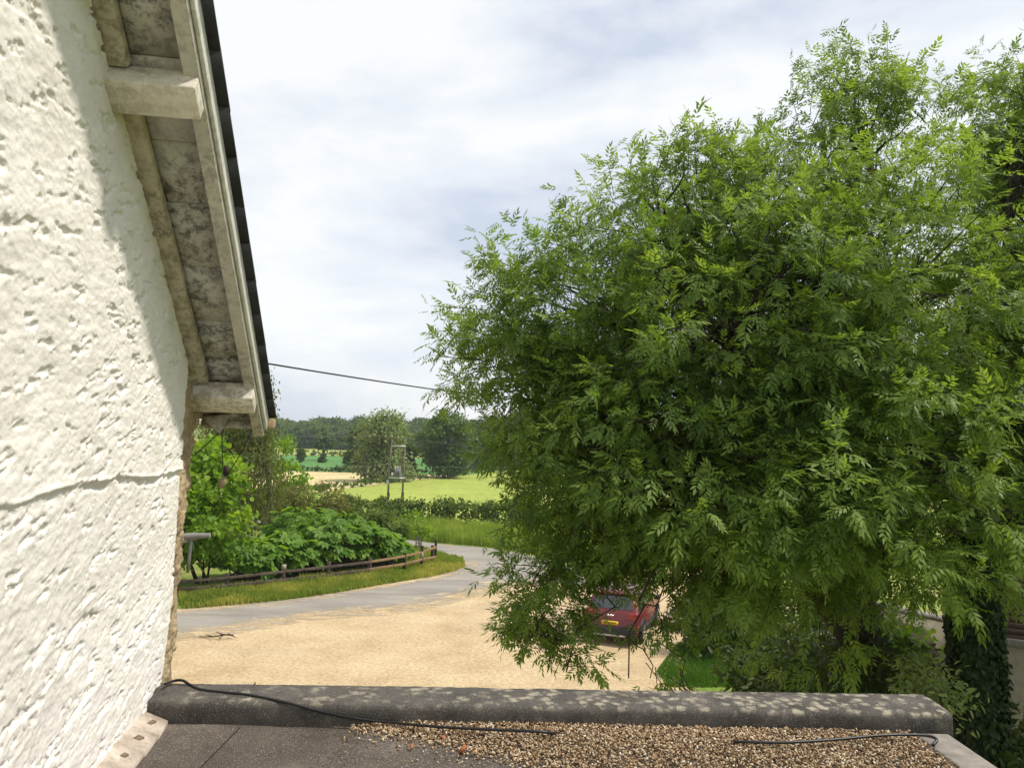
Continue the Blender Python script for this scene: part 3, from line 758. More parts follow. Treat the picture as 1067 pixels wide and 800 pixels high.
L_OLIVE = leafmat('olive_shrub_leaf', (0.09, 0.12, 0.03), (0.24, 0.235, 0.07), 0.4, (1.5, 1.3, 0.7))
L_HEDGE = leafmat('hedge_leaf', (0.06, 0.105, 0.022), (0.16, 0.22, 0.05), 0.4, (1.5, 1.4, 0.6))
L_OAK = leafmat('oak_leaf', (0.05, 0.105, 0.02), (0.14, 0.21, 0.042), 0.3, (1.5, 1.4, 0.6))
L_PALE = leafmat('pale_tree_leaf', (0.13, 0.19, 0.07), (0.29, 0.35, 0.13), 0.35, (1.4, 1.3, 0.7))
L_WOOD = leafmat('wood_leaf', (0.06, 0.11, 0.036), (0.16, 0.22, 0.07), 0.3, (1.4, 1.4, 0.7))
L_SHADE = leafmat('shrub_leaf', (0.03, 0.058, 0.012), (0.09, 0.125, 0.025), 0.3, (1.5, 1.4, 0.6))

# ------------------------------------------------------------------ the big ash
def ash_leaves(P, R, L, Nup, rng, pairs=4):
    n = len(P); S = unit(np.cross(R, Nup)); Nn = np.cross(S, R)
    Vs, cnt = [], 0
    ts = np.linspace(0.26, 0.86, pairs)
    droop = rng.uniform(0.05, 0.3, n)
    def emit(t, sgn, ang, lf):
        B = P + R * (L * t)[:, None] - Nn * (L * droop * t * t)[:, None]
        a = ang + rng.normal(size=n) * 0.16
        Dv = R * np.cos(a)[:, None] + S * (sgn * np.sin(a))[:, None] - Nn * rng.uniform(0.0, 0.45, n)[:, None]
        Dv = unit(Dv); X = unit(np.cross(Dv, Nn) + rng.normal(size=(n, 3)) * 0.12)
        l = (L * lf * rng.uniform(0.85, 1.15, n))[:, None]; w = l * 0.17
        Vs.append(np.stack([B, B + Dv * l * .42 + X * w, B + Dv * l - Nn * l * .08, B + Dv * l * .42 - X * w], 1))
    for i, t in enumerate(ts):
        lf = (0.34, 0.40, 0.41, 0.37)[i % 4]
        for sg in (-1, 1): emit(t, sg, 0.95 - 0.12 * i, lf)
    emit(1.0, 1, 0.0, 0.38)
    V = np.concatenate(Vs, 0)            # (k*n,4,3)
    return V.reshape(-1, 3), np.arange(len(V) * 4).reshape(-1, 4), len(Vs)
def ash_crown(lobes, nshoot, rng, leaf=0.25, per=10, r0=0.5, flat_=0.6, cull=None):
    lobes = np.array(lobes, float)
    w = (lobes[:, 3] * lobes[:, 4] + lobes[:, 3] * lobes[:, 5] + lobes[:, 4] * lobes[:, 5]) * (lobes[:, 6] if lobes.shape[1] > 6 else 1); w /= w.sum()
    nb = nshoot // 7
    k = rng.choice(len(lobes), nb, p=w); d = rdir(rng, nb); r = r0 + (1 - r0) * rng.random(nb) ** 0.55
    bc = lobes[k, :3] + d * r[:, None] * lobes[k, 3:6]; bt = rng.random(nb); tight = np.minimum(0.36, lobes[k, 3:6].min(1) * 0.75)     # bough ends
    j = rng.integers(0, nb, nshoot)
    C0 = bc[j] + np.clip(rng.normal(size=(nshoot, 3)), -1.3, 1.3) * tight[j][:, None] * np.array([1, 1, flat_])
    out = unit((C0 - lobes[k[j], :3]) / lobes[k[j], 3:6])
    SD = unit(out * 0.9 + rdir(rng, nshoot) * 0.55 + ZV * 0.15)
    low = np.clip((5.2 - C0[:, 2]) / 2.5, 0, 1)
    SD = unit(SD - ZV * (0.75 * low)[:, None])
    SL = rng.uniform(0.22, 0.5, nshoot)
    m = nshoot * per
    ii = np.repeat(np.arange(nshoot), per); t = np.tile((np.arange(per) + 0.5) / per, nshoot) * rng.uniform(0.9, 1.1, m)
    P = C0[ii] + SD[ii] * (SL[ii] * t)[:, None]
    rad = rdir(rng, m); rad = unit(rad - SD[ii] * (rad * SD[ii]).sum(1)[:, None])
    spread = np.where(t > 0.9, 0.4, 0.95)
    R = unit(SD[ii] * np.cos(spread)[:, None] + rad * np.sin(spread)[:, None] - ZV * rng.uniform(0.0, 0.5, m)[:, None])
    L = leaf * rng.uniform(0.65, 1.2, m)
    Nup = unit(ZV + rdir(rng, m) * 0.55 + out[ii] * 0.25)
    V, Q, kk = ash_leaves(P, R, L, Nup, rng)
    tint = np.clip(0.55 * bt[j][ii] + 0.45 * rng.random(m), 0, 1)
    return V, Q, np.tile(tint, kk), C0, SD, SL, bc, k
def lobe_at(px, py, D, rx, ry, rz, wt=1.0):
    p = aty(px, py, D); return (p[0], p[1], p[2], rx, ry, rz, wt)
ASH = [lobe_at(610, 325, 10.0, 1.25, 1.6, 0.9), lobe_at(535, 370, 9.8, 0.75, 0.9, 0.42, 1.7), lobe_at(565, 420, 9.8, 0.75, 0.9, 0.3, 1.3), lobe_at(850, 390, 9.2, 1.2, 1.3, 1.0), lobe_at(690, 250, 10.6, 1.2, 1.6, 1.0), lobe_at(790, 235, 11, 1.5, 1.7, 1.05, 0.75),
       lobe_at(885, 150, 11.5, 1.15, 1.2, 1.0, 0.6), lobe_at(885, 105, 11.5, 0.75, 0.7, 0.42, 0.6), lobe_at(760, 345, 9.3, 1.9, 1.8, 1.5, 1.1), lobe_at(905, 300, 9.3, 1.7, 1.8, 1.5), lobe_at(635, 460, 9.6, 1.0, 1.4, 0.9),
       lobe_at(700, 480, 9.0, 1.5, 1.5, 1.1), lobe_at(810, 530, 8.7, 1.4, 1.5, 1.0), lobe_at(925, 470, 8.8, 1.3, 1.5, 1.4), lobe_at(1000, 380, 9.8, 1.2, 1.5, 1.6),
       lobe_at(592, 525, 9.6, 0.45, 0.7, 0.5, 2.0), lobe_at(560, 655, 9.2, 0.24, 0.4, 0.55, 1.8), lobe_at(576, 590, 9.2, 0.24, 0.4, 0.38, 1.8), lobe_at(655, 706, 8.6, 0.7, 0.4, 0.13, 0.7), lobe_at(700, 575, 9.2, 0.6, 0.8, 0.32, 0.6),
       lobe_at(800, 575, 8.6, 1.0, 0.9, 0.42, 0.8), lobe_at(920, 570, 8.4, 0.9, 0.9, 0.5, 0.9), lobe_at(630, 560, 9.4, 0.5, 0.7, 0.2, 0.6), lobe_at(735, 630, 9.0, 0.25, 0.4, 0.22, 0.3), lobe_at(683, 635, 9.2, 0.26, 0.35, 0.4, 1.0), lobe_at(622, 585, 9.3, 0.4, 0.3, 0.12, 0.9), lobe_at(706, 615, 9.2, 0.28, 0.3, 0.35, 0.9), lobe_at(855, 640, 8.9, 0.5, 0.5, 0.42, 0.8), lobe_at(590, 700, 9.0, 0.25, 0.3, 0.16, 0.6)]
rng = np.random.default_rng(21)
ash = thing('ash_tree', (6.3, 12.6, 0), 'large spreading ash tree with feathery leaflets filling the centre right', 'tree')
V, Q, ti, C0, SD, SL, bc, kk = ash_crown(ASH, 4500, rng, 0.215, flat_=0.38, r0=0.42)
lpart(MB().add(V, Q, tint=ti), 'crown', L_ASH, ash)
mb = MB()
la = np.array(ASH)[:, :6]
tp = curve((6.3, 12.6, 0), (5.0, 11.4, 4.6), 0, 8, 0.05, rng); mb.tube(tp, np.linspace(0.42, 0.26, 8), 10)
lpart(mb, 'trunk', M_BARKD, ash, smooth=True)
mb = MB(); limb_paths = []; lowf = []
for i, lb in enumerate(la):
    st = tp[-1 - (i % 3)]; L = np.linalg.norm(lb[:3] - st)
    lowl = lb[5] < 0.6 and lb[2] < 6; lowf.append(lowl)
    if lowl:
        cand = [c[:3] for c in la if c[2] > lb[2] + 0.5 and not (c[5] < 0.6 and c[2] < 6)]
        st = min(cand, key=lambda c: np.linalg.norm(c - lb[:3])); L = np.linalg.norm(lb[:3] - st)
    k = curve(st, lb[:3], 0.10 * L, 9, (0.025 if not lowl else 0.045) * L, rng); limb_paths.append(k)
    mb.tube(k, np.linspace(0.02 if lowl else 0.13, 0.008 if lowl else 0.03, 9), 6, cap=False)
lpart(mb, 'limb', M_BARKD, ash, smooth=True)
mb = MB()
for i, b in enumerate(bc):
    k = limb_paths[kk[i]]; lw = lowf[kk[i]]; a = k[rng.integers(6 if lw else 4, 9)]; L = np.linalg.norm(b - a)
    mb.tube(curve(a, b, (0.2 if lw else 0.05) * L, 6, (0.06 if lw else 0.03) * L, rng), np.linspace(0.010 if lw else 0.026, 0.005, 6), 4, cap=False)
cut = rng.permutation(len(C0))[:2200]
nb = len(bc)
for i in cut: mb.tube(np.stack([C0[i] - SD[i] * 0.25, C0[i] + SD[i] * SL[i] * 0.5, C0[i] + SD[i] * SL[i]]), (0.006, 0.0045, 0.003), 3, cap=False)
lpart(mb, 'twig', M_BARKD, ash)

# second, taller ash at the right edge on an ivy-clad trunk
ASH2 = [lobe_at(1075, 120, 12.5, 0.95, 1.2, 1.0), lobe_at(1040, 170, 12.2, 0.75, 1.0, 0.7, 0.7), lobe_at(1095, 240, 12, 1.5, 1.6, 1.3), lobe_at(1160, 180, 13, 1.8, 1.8, 1.8), lobe_at(1080, 350, 11.5, 1.2, 1.5, 1.2), lobe_at(1090, 470, 10.5, 1.2, 1.2, 0.9), lobe_at(1000, 520, 10.2, 0.9, 1.0, 0.7), lobe_at(1200, 350, 12, 1.8, 1.8, 1.6), lobe_at(1078, 590, 10.6, 0.45, 0.5, 0.45, 0.9), lobe_at(1190, 520, 11, 1.2, 1.2, 1.0), (7.7, 8.5, 7.8, 1.5, 1.3, 1.2, 1.2), (9.3, 8.2, 9.6, 1.7, 1.5, 1.4, 1.2)]  # last pair of lobes: unseen crown beyond the frame, added to shade the lower right
rng = np.random.default_rng(33)
b2 = aty(1016, 800, 9.6); b2[2] = 0
ash2 = thing('ash_tree', b2, 'tall ash tree cut by the right edge on a dark ivy covered trunk', 'tree')
V, Q, ti, C0, SD, SL, bc, kk = ash_crown(ASH2, 3500, rng, 0.22, flat_=0.4)
lpart(MB().add(V, Q, tint=ti), 'crown', L_ASH, ash2)
tk = np.array([(b2[0] + 0.03, 9.6, 0), aty(1018, 800, 9.6), aty(1016, 700, 9.65), aty(1013, 620, 9.8), aty(1018, 540, 10.0), aty(1035, 440, 10.4)])
tk[0, 0] = tk[1, 0] + 0.05
lpart(MB().tube(smooth_path(tk, 5), np.linspace(0.27, 0.17, 26), 12), 'trunk', M_BARKD, ash2, smooth=True)
mb = MB(); la = np.array(ASH2)[:, :6]; lp = []
spath = smooth_path(tk, 5)
for i, lb in enumerate(la):
    st = spath[-1 - 2 * (i % 4)]; L = np.linalg.norm(lb[:3] - st)
    k = curve(st, lb[:3], 0.06 * L, 9, 0.03 * L, rng); lp.append(k); mb.tube(k, np.linspace(0.11, 0.03, 9), 6, cap=False)
k = smooth_path([aty(1016, 620, 9.8), aty(1036, 575, 9.8), aty(1052, 530, 9.7), aty(1060, 470, 9.7)], 4); mb.tube(k, np.linspace(0.16, 0.07, len(k)), 7)
lpart(mb, 'limb', M_BARKD, ash2, smooth=True)
mb = MB()
for i, b in enumerate(bc):
    a = lp[kk[i]][rng.integers(4, 9)]; mb.tube(curve(a, b, 0.05, 5, 0.04, rng), np.linspace(0.026, 0.007, 5), 4, cap=False)
for i in rng.permutation(len(C0))[:700]: mb.tube(np.stack([C0[i] - SD[i] * 0.25, C0[i] + SD[i] * SL[i]]), (0.006, 0.003), 3, cap=False)
lpart(mb, 'twig', M_BARKD, ash2)
def ivy_on(path, r, n, rng, size=0.075):
    k = rng.integers(0, len(path), n); th = rng.random(n) * 2 * math.pi
    o = np.stack([np.cos(th), np.sin(th), rng.normal(size=n) * 0.25], -1)
    tj = rng.random(n)[:, None]; P0 = path[k] * (1 - tj) + path[np.minimum(k + 1, len(path) - 1)] * tj
    lump = 0.75 + 0.6 * fbm(np.concatenate([P0[:, 2:3], th[:, None], P0[:, :1]], 1), 2.2, 3, 5)
    P = P0 + o * (r * lump * rng.uniform(0.82, 1.12, n))[:, None]
    D = unit(rdir(rng, n) * 0.6 - ZV * 0.8 + o * 0.3); L = size * rng.uniform(0.6, 1.4, n)
    return folded(P, D, unit(o + rdir(rng, n) * 0.5), L, L * 0.9)
V, Q = ivy_on(spath[:22], 0.27, 14000, rng, 0.062)
lpart(MB().add(V, Q, tint=rng.random(len(Q))), 'ivy', L_IVY, ash2)
V, Q = ivy_on(k[:10], 0.2, 1500, rng)
lpart(MB().add(V, Q, tint=rng.random(len(Q))), 'ivy', L_IVY, ash2)

# ================================================================== ROADSIDE: trees, shrubs, fence
def bush(name, label, cat, m, lobes, n, size, seed, aspect=0.6, group=None, sig=0.3, up=0.6, droop=0.25, stems=5, spray=None, r0=0.5, barkm=None, base=None):
    rng = np.random.default_rng(seed); lobes = np.array(lobes, float)
    c = lobes[:, :2].mean(0) if base is None else np.array(base[:2]); z = gz(c[1])
    t = thing(name, (c[0], c[1], z), label, cat, group)
    V, Q, ti, cc = simple_crown(lobes, n, size, rng, spray, sig, up, r0, aspect, droop)
    k = V[:, 2] < gz(V[:, 1]) + 0.02; V[k, 2] = gz(V[k, 1]) + 0.02
    lpart(MB().add(V, Q, tint=ti), 'foliage', m, t)
    mb = MB()
    for i in range(stems):
        e = cc[rng.integers(len(cc))]
        mb.tube(curve((c[0] + rng.normal() * .15, c[1] + rng.normal() * .15, z), e, 0.1, 6, 0.05, rng), np.linspace(0.05, 0.015, 6), 5)
    lpart(mb, 'stem', barkm or M_BARKD, t)
    return t
def L_(px, py, D, rx, ry, rz):
    p = aty(px, py, D); return (p[0], p[1], p[2], rx, ry, rz)
# bright broad-leaved tree close to the cottage corner
lob = [L_(205, 545, 31, 1.9, 1.5, 1.6), L_(222, 505, 31.5, 1.1, 1.4, 1.1), L_(213, 482, 32, 0.7, 1.2, 0.9), L_(196, 500, 32, 1.2, 1.4, 1.6), L_(235, 560, 31.5, 0.9, 1.0, 0.9), L_(170, 540, 32, 2.2, 1.6, 2.2)]
bush('broadleaf_tree', 'bright green broad leaved young tree against the cottage stone corner', 'tree', L_LIME, lob, 6800, 0.25, 1, 0.8, sig=0.30, up=0.7, droop=0.4, spray=150, r0=0.6, base=(-12.6, 32.4))
# weeping birch behind it
lob = [L_(262, 440, 41, 1.3, 1.3, 1.6), L_(277, 412, 41.5, 0.45, 0.6, 1.2), L_(250, 480, 41, 1.6, 1.5, 1.8), L_(272, 500, 40.5, 1.5, 1.4, 2.0), L_(240, 440, 41, 1.3, 1.3, 1.4), L_(255, 540, 40, 1.6, 1.3, 1.4), L_(225, 470, 41, 1.5, 1.5, 1.8)]
rng = np.random.default_rng(2)
bt = thing('birch_tree', (-12.6, 41.5, 0), 'weeping olive green birch with fine hanging twigs below the roof verge', 'tree')
P, out, ti, cc = lobe_points(lob, 15000, rng, 0.45, 1.9, 420, 0.22)
n = len(P); D = unit(rdir(rng, n) * 0.45 - ZV); L = rng.uniform(0.08, 0.2, n)
V, Q = folded(P, D, unit(rdir(rng, n)), L, L * 0.5)
lpart(MB().add(V, Q, tint=np.concatenate([ti, ti])), 'foliage', L_BIRCH, bt)
mb = MB(); woody(mb, (-12.6, 41.5, 0), lob, 5.0, 0.16, rng, nsub=8)
for c in cc[::2]: mb.tube(curve(c + ZV * 0.3, c - ZV * rng.uniform(0.6, 1.4), 0, 4, 0.03, rng), (0.012, 0.008, 0.006, 0.004), 3, cap=False)
lpart(mb, 'trunk', M_BARK, bt)
# a mass of large lobed leaves along the fence: separate plants
def big_leaf_plant(px, py, D, w, h, n, seed, label, size=0.8):
    rng = np.random.default_rng(seed); p = aty(px, py, D); z0 = gz(D)
    t = thing('large_leaf_shrub', (p[0], D, z0), label, 'shrub', 'large leaved shrubs behind the rail fence')
    top = max(h, 0.8)
    th = rng.random(n) * 2 * math.pi; rr = np.sqrt(rng.random(n)) * w
    zz = z0 + top * (0.40 + 0.62 * np.sqrt(np.clip(1 - (rr / w) ** 2 * 0.85, 0, 1))) * rng.uniform(0.5, 1.12, n)
    P = np.stack([p[0] + rr * np.cos(th), D + rr * np.sin(th) * 0.8, zz], -1)
    o = np.stack([np.cos(th), np.sin(th), np.zeros(n)], -1)
    Dv = unit(o * 0.9 + rdir(rng, n) * 0.5 - ZV * 0.35)
    Nn = unit(ZV * 1.0 + o * 0.5 + rdir(rng, n) * 0.8); S = unit(np.cross(Dv, Nn)); Nn = np.cross(S, Dv)
    # palmate leaf: five pointed lobes fanned from the stalk
    mb = MB(); L = size * rng.uniform(0.5, 1.15, n); tint = rng.random(n)
    for a, lf in ((-1.15, 0.62), (-0.58, 0.88), (0.0, 1.0), (0.58, 0.88), (1.15, 0.62)):
        dv = unit(Dv * math.cos(a) + S * math.sin(a) - Nn * 0.12 * abs(a))
        V, Q = folded(P, dv, Nn, L * lf, L * lf * 0.5, 0.10); mb.add(V, Q, tint=np.concatenate([tint, tint]))
    lpart(mb, 'foliage', L_BIG, t)
    mb = MB()
    for i in range(0, n, 5): mb.tube(curve((p[0] + rng.normal() * w * 0.3, D + rng.normal() * 0.2, z0), P[i], 0, 4, 0.03, rng), (0.03, 0.025, 0.02, 0.014), 4, cap=False)
    lpart(mb, 'stem', M_BARK, t)
for i, (px, D, w, h, lab) in enumerate([(262, 33.6, 1.5, 1.8, 'large leaved shrub with hanging leaves nearest the bright young tree'), (300, 34.8, 1.5, 2.0, 'dark large leaved shrub leaning over the middle of the rails'),
        (335, 36.0, 1.6, 2.7, 'tall large leaved shrub in the middle of the row behind the rails'), (362, 37.2, 1.5, 2.75, 'tallest bright large leaved shrub behind the rail fence'), (392, 38.0, 1.25, 1.9, 'low large leaved shrub sloping down towards the fence end'),
        (413, 38.9, 0.8, 1.15, 'smallest dark leafy shrub touching the bare rails at the fence end'), (318, 38.2, 1.9, 3.0, 'large leaved shrub set back behind the dark one')]):
    big_leaf_plant(px, 560, D, w, h * 0.84, 380 if w > 1 else 150, 60 + i, lab, 0.5)
bush('shrub', 'olive and straw coloured twiggy shrub right of the birch', 'shrub', L_OLIVE, [L_(325, 528, 46, 2.2, 1.6, 1.6), L_(300, 535, 45, 1.6, 1.4, 1.4), L_(350, 540, 46, 1.4, 1.4, 1.1)], 6500, 0.17, 5, 0.6, spray=190, sig=0.22)
bush('shrub', 'yellow green shrub with a broken top between birch and far fields', 'shrub', L_LIME, [L_(300, 500, 52, 1.1, 1.2, 1.6), L_(308, 520, 52, 1.3, 1.2, 1.3), L_(290, 470, 53, 0.8, 1.0, 1.6), L_(288, 520, 52, 1.4, 1.2, 2.0)], 3200, 0.24, 6, 0.7, spray=110, sig=0.25)
bush('shrub', 'rounded mid green shrub beside the field hedge above the leafy plants', 'shrub', L_HEDGE, [L_(375, 540, 47, 1.6, 1.3, 0.9), L_(400, 545, 48, 1.5, 1.2, 0.8)], 3000, 0.22, 7, 0.6, spray=80, sig=0.25)

# post and rail fence
M_WOODF = pmat('weathered_rail', [(0.3, (0.055, 0.042, 0.032)), (0.7, (0.14, 0.105, 0.078))], 6, 5, 0.9, (30, 0.4, 0.01))
M_WOODN = pmat('newer_rail', [(0.3, (0.2, 0.125, 0.06)), (0.7, (0.33, 0.22, 0.115))], 6, 5, 0.9, (30, 0.4, 0.01))
M_POST = pmat('dark_post', [(0.3, (0.022, 0.017, 0.013)), (0.7, (0.06, 0.045, 0.032))], 10, 4, 0.9)
M_POSTTOP = pmat('grey_post_top', [(0.3, (0.22, 0.19, 0.15)), (0.7, (0.42, 0.37, 0.3))], 20, 4, 0.9)
# ground line of the fence in pixels
fpx = [(175, 621.5), (236, 615.5), (295, 610), (342, 604.5), (385, 600), (421, 595), (439, 592), (450, 588.5)]
FP = [atz(*p) for p in fpx]
fence = thing('rail_fence', (FP[0][0], FP[0][1], 0), 'low two rail wooden fence on dark posts along the grass verge', 'fence')
tops = [18, 18, 21, 19, 18, 19, 23, 20]
for i, (p, tp_) in enumerate(zip(FP, tops)):
    hh = tp_ * p[1] / F
    o = lpart(MB().bx((p[0] - 0.07, p[1] - 0.07, -0.1), (p[0] + 0.07, p[1] + 0.07, hh)), 'post', M_POST if i > 4 else M_WOODF, fence); bevel(o, 0.012)
    if i in (2, 6): lpart(MB().bx((p[0] - 0.075, p[1] - 0.075, hh * (0.76 if i == 2 else 0.4)), (p[0] + 0.075, p[1] + 0.075, hh * (1.02 if i == 2 else 0.75))), 'pale_band', M_POSTTOP, fence)
rng = np.random.default_rng(9)
for lvl in (0, 1):
    rp = [(175, (607, 614.5)[lvl]), (236, (602, 610)[lvl]), (295, (595.5, 604)[lvl]), (342, (590.5, 599)[lvl]), (385, (585.5, 593)[lvl]), (421, (579.5, 587.5)[lvl]), (439, (575.5, 583)[lvl]), (454, (570, 580)[lvl])]
    for i in range(len(FP) - 1):
        a, b = aty(rp[i][0], rp[i][1], FP[i][1] - 0.09), aty(rp[i + 1][0], rp[i + 1][1], FP[i + 1][1] - 0.09)
        if i == len(FP) - 2: b = aty(rp[i + 1][0], rp[i + 1][1], FP[i + 1][1] - 0.3)
        ax = unit(b - a); sd = unit(np.cross(ax, ZV)); upv = np.cross(sd, ax)
        o = lpart(MB().box((a + b) / 2, (ax, sd, upv), (np.linalg.norm(b - a) / 2 + 0.03, 0.03, 0.055)), 'rail', M_WOODN if i >= 4 else M_WOODF, fence); bevel(o, 0.012)
pp = atz(453.5, 585)
props(bevel(MB().bx((pp[0] - 0.06, pp[1] - 0.06, -0.1), (pp[0] + 0.06, pp[1] + 0.06, 1.1)).build('marker_post', M_POST), 0.012), 'slim black post standing alone just past the fence end', 'post')

# sapling in its guard
sp = atz(436, 573)
sap = thing('sapling', sp, 'thin pale sapling in a tree guard behind the fence end', 'tree')
st = curve(sp, aty(437, 545, sp[1]), 0, 6, 0.03, np.random.default_rng(3))
lpart(MB().tube(st, np.linspace(0.045, 0.025, 6), 6), 'trunk', M_POSTTOP, sap)
V, Q, ti, cc = simple_crown([L_(437, 545, sp[1], 0.38, 0.35, 0.5), L_(431, 537, sp[1], 0.4, 0.3, 0.28), L_(441, 553, sp[1], 0.3, 0.25, 0.3)], 420, 0.17, np.random.default_rng(4), 22, 0.16)
mbk = MB()
for c in cc: mbk.tube(curve(st[3], c, 0.05, 4), (0.014, 0.010, 0.007, 0.004), 4, cap=False)
lpart(mbk, 'twig', M_BARK, sap)
lpart(MB().add(V, Q, tint=ti), 'crown', L_LIME, sap)
M_GUARD = pmat('grey_mesh_guard', [(0.3, (0.2, 0.19, 0.17)), (0.7, (0.34, 0.33, 0.3))], 20, 3, 0.8)
mb = MB()
for k in range(8):
    a = k * math.pi / 4; q = sp + np.array([0.17 * math.cos(a), 0.17 * math.sin(a), 0]); mb.tube([q, q + ZV * 0.75], 0.012, 4)
for zz in (0.1, 0.4, 0.74): mb.tube([sp + np.array([0.17 * math.cos(a), 0.17 * math.sin(a), zz]) for a in np.linspace(0, 2 * math.pi, 13)], 0.012, 4, cap=False)
lpart(mb, 'guard', M_GUARD, sap)

# grass blades
def blades(name, P, h, m, label, rng, wid=0.02, lean=0.35):
    n = len(P); d = rdir(rng, n); d[:, 2] = 0; d = unit(d); hh = h * rng.uniform(0.4, 1.2, n) * (0.45 + 1.1 * fbm(P, 1.3, 3, 8))
    tip = P + ZV * hh[:, None] + d * (hh * lean * rng.random(n))[:, None]
    s = np.stack([-d[:, 1], d[:, 0], d[:, 2]], -1) * (wid * rng.uniform(0.6, 1.3, n))[:, None]
    midp = P * 0.5 + tip * 0.5 + ZV * (hh * 0.12)[:, None]
    V = np.stack([P - s, P + s, midp + s * 0.7, tip, midp - s * 0.7], 1).reshape(-1, 3)
    b = (np.arange(n) * 5)[:, None]
    mb = MB(); mb.add(V, b + np.array([[0, 1, 2, 4]]), b + np.array([[4, 2, 3]]), tint=np.clip((fbm(P, 0.8, 4, 4) - 0.5) * 2.6 + 0.3 + rng.random(n) * 0.4, 0, 1))
    return props(mb.build(name, m), label, 'grass', kind='stuff')
def in_poly(x, y, poly):
    poly = np.asarray(poly); r = np.zeros(len(x), bool); j = len(poly) - 1
    for i in range(len(poly)):
        xi, yi, xj, yj = poly[i][0], poly[i][1], poly[j][0], poly[j][1]
        r ^= ((yi > y) != (yj > y)) & (x < (xj - xi) * (y - yi) / (yj - yi + 1e-12) + xi); j = i
    return r
def fill_poly(poly, n, rng):
    poly = np.array([p[:2] for p in poly]); lo, hi = poly.min(0), poly.max(0); out = np.zeros((0, 2))
    while len(out) < n:
        q = lo + rng.random((n, 2)) * (hi - lo); out = np.vstack([out, q[in_poly(q[:, 0], q[:, 1], poly)]])
    out = out[:n]; return np.column_stack([out, gz(out[:, 1])])
G_VERGE = leafmat('verge_grass', (0.15, 0.24, 0.03), (0.46, 0.44, 0.12), 0.45, (1.5, 1.4, 0.6))
G_TALL = leafmat('tall_grass', (0.15, 0.25, 0.04), (0.36, 0.44, 0.08), 0.45, (1.5, 1.4, 0.6))
rng = np.random.default_rng(17)
verge = UP[:13] + [atz(405, 570), atz(425, 590)] + [p + np.array([0, 0.8, 0]) for p in FP[5::-1]]
blades('verge_grass', fill_poly(verge, 36000, rng), 0.24, G_VERGE, 'rough green and straw grass on the verge', rng, 0.024)
far_verge = [atz(*p) for p in ((395, 557.5), (450, 565), (510, 570), (545, 575.5), (600, 583), (640, 590))] + [np.array([6, 50, 0]), np.array([1.5, 54, 0]), np.array([-6, 55.5, 0]), np.array([-14, 56, 0])]
blades('tall_verge_grass', fill_poly(far_verge, 26000, rng), 0.75, G_TALL, 'tall roadside grass in front of the field hedge', rng, 0.022)

# field hedge
def hedge_run(name, label, pts, h, w, n, size, m, seed, spray=None):
    rng = np.random.default_rng(seed); pts = np.array(pts, float)
    seg = np.linalg.norm(np.diff(pts[:, :2], axis=0), axis=1); cum = np.concatenate([[0], np.cumsum(seg)])
    ns = spray or n // 25; s = rng.random(ns) * cum[-1]
    cx, cy = np.interp(s, cum, pts[:, 0]), np.interp(s, cum, pts[:, 1])
    hv = h * (0.75 + 0.5 * fbm(np.stack([cx, cy, cx * 0], -1), 0.35, 3, seed))
    c = np.stack([cx + rng.normal(size=ns) * w * 0.4, cy + rng.normal(size=ns) * w * 0.4, gz(cy) + hv * np.sqrt(rng.random(ns))], -1)
    j = rng.integers(0, ns, n); P = c[j] + rng.normal(size=(n, 3)) * np.array([1, 1, 0.6]) * h * 0.13
    P[:, 2] = np.maximum(P[:, 2], gz(P[:, 1]) + 0.05)
    V, Q = folded(P, unit(rdir(rng, n)), unit(ZV * 0.6 + rdir(rng, n)), size * rng.uniform(0.6, 1.3, n), size * 0.6 * rng.uniform(0.6, 1.3, n))
    t = rng.random(ns)[j]
    return props(MB().add(V, Q, tint=np.concatenate([t, t])).build(name, m), label, 'hedge')
hd = [(-30, 58), (-20, 57.5), (-14, 57), (-8, 56.8), (-4, 56.5), (0, 56), (6, 54), (12, 50)]
hedge_run('hedge', 'dark green field hedge beyond the bend of the lane', hd, 1.65, 1.1, 17000, 0.26, L_HEDGE, 3, 700)

# ================================================================== FIELDS AND FAR LANDSCAPE
def xat(px, y): return aty(px, 460, y)[0]
# diagonal field boundary (pixels -> ground)
BD = [atg(*p) for p in ((150, 535), (345, 511), (420, 501.5), (455, 498.5), (530, 489.5), (600, 484))]
bx_, by_ = np.array([p[0] for p in BD]), np.array([p[1] for p in BD])
ys = np.unique(np.concatenate([np.linspace(58, by_[-1], 24), by_]))
strip_sheet('meadow', [(y, np.interp(y, by_, bx_) if y > by_[0] else -60, 90) for y in ys], 0.02, M_FIELD)
strip_sheet('meadow_near', [(57.5, -60, 90), (by_[0], -60, 90)], 0.03, M_FIELD)
g0, g1 = 104.0, 153.0
gy = np.unique(np.concatenate([np.linspace(g0, g1, 20)]))
strip_sheet('stubble_field', [(y, -110, np.interp(y, by_, bx_)) for y in gy], 0.025, M_GOLD)
strip_sheet('crop_field', [(y, -170, np.interp(y, by_, bx_) - 1.0) for y in np.linspace(155, 246, 8)], 0.02, M_GREENF)
strip_sheet('far_pasture', [(y, -330, 160) for y in np.linspace(247, 420, 8)], 0.03, M_SLOPE)
hedge_run('hedge', 'low dark hedge running diagonally between meadow and golden field', [(p[0], p[1]) for p in BD], 1.0, 0.8, 9000, 0.32, L_OAK, 5, 420)
hedge_run('hedge', 'thin hedge line between the golden field and the green crop', [(-120, 154), (-60, 154), (-20, 154.5), (-8, 154.5)], 0.9, 1.0, 6500, 0.5, L_OAK, 6, 300)
hedge_run('hedge', 'far hedge line at the foot of the sloping pasture', [(-170, 248), (-60, 248), (10, 247)], 1.5, 1.4, 4000, 0.65, L_WOOD, 7, 220)

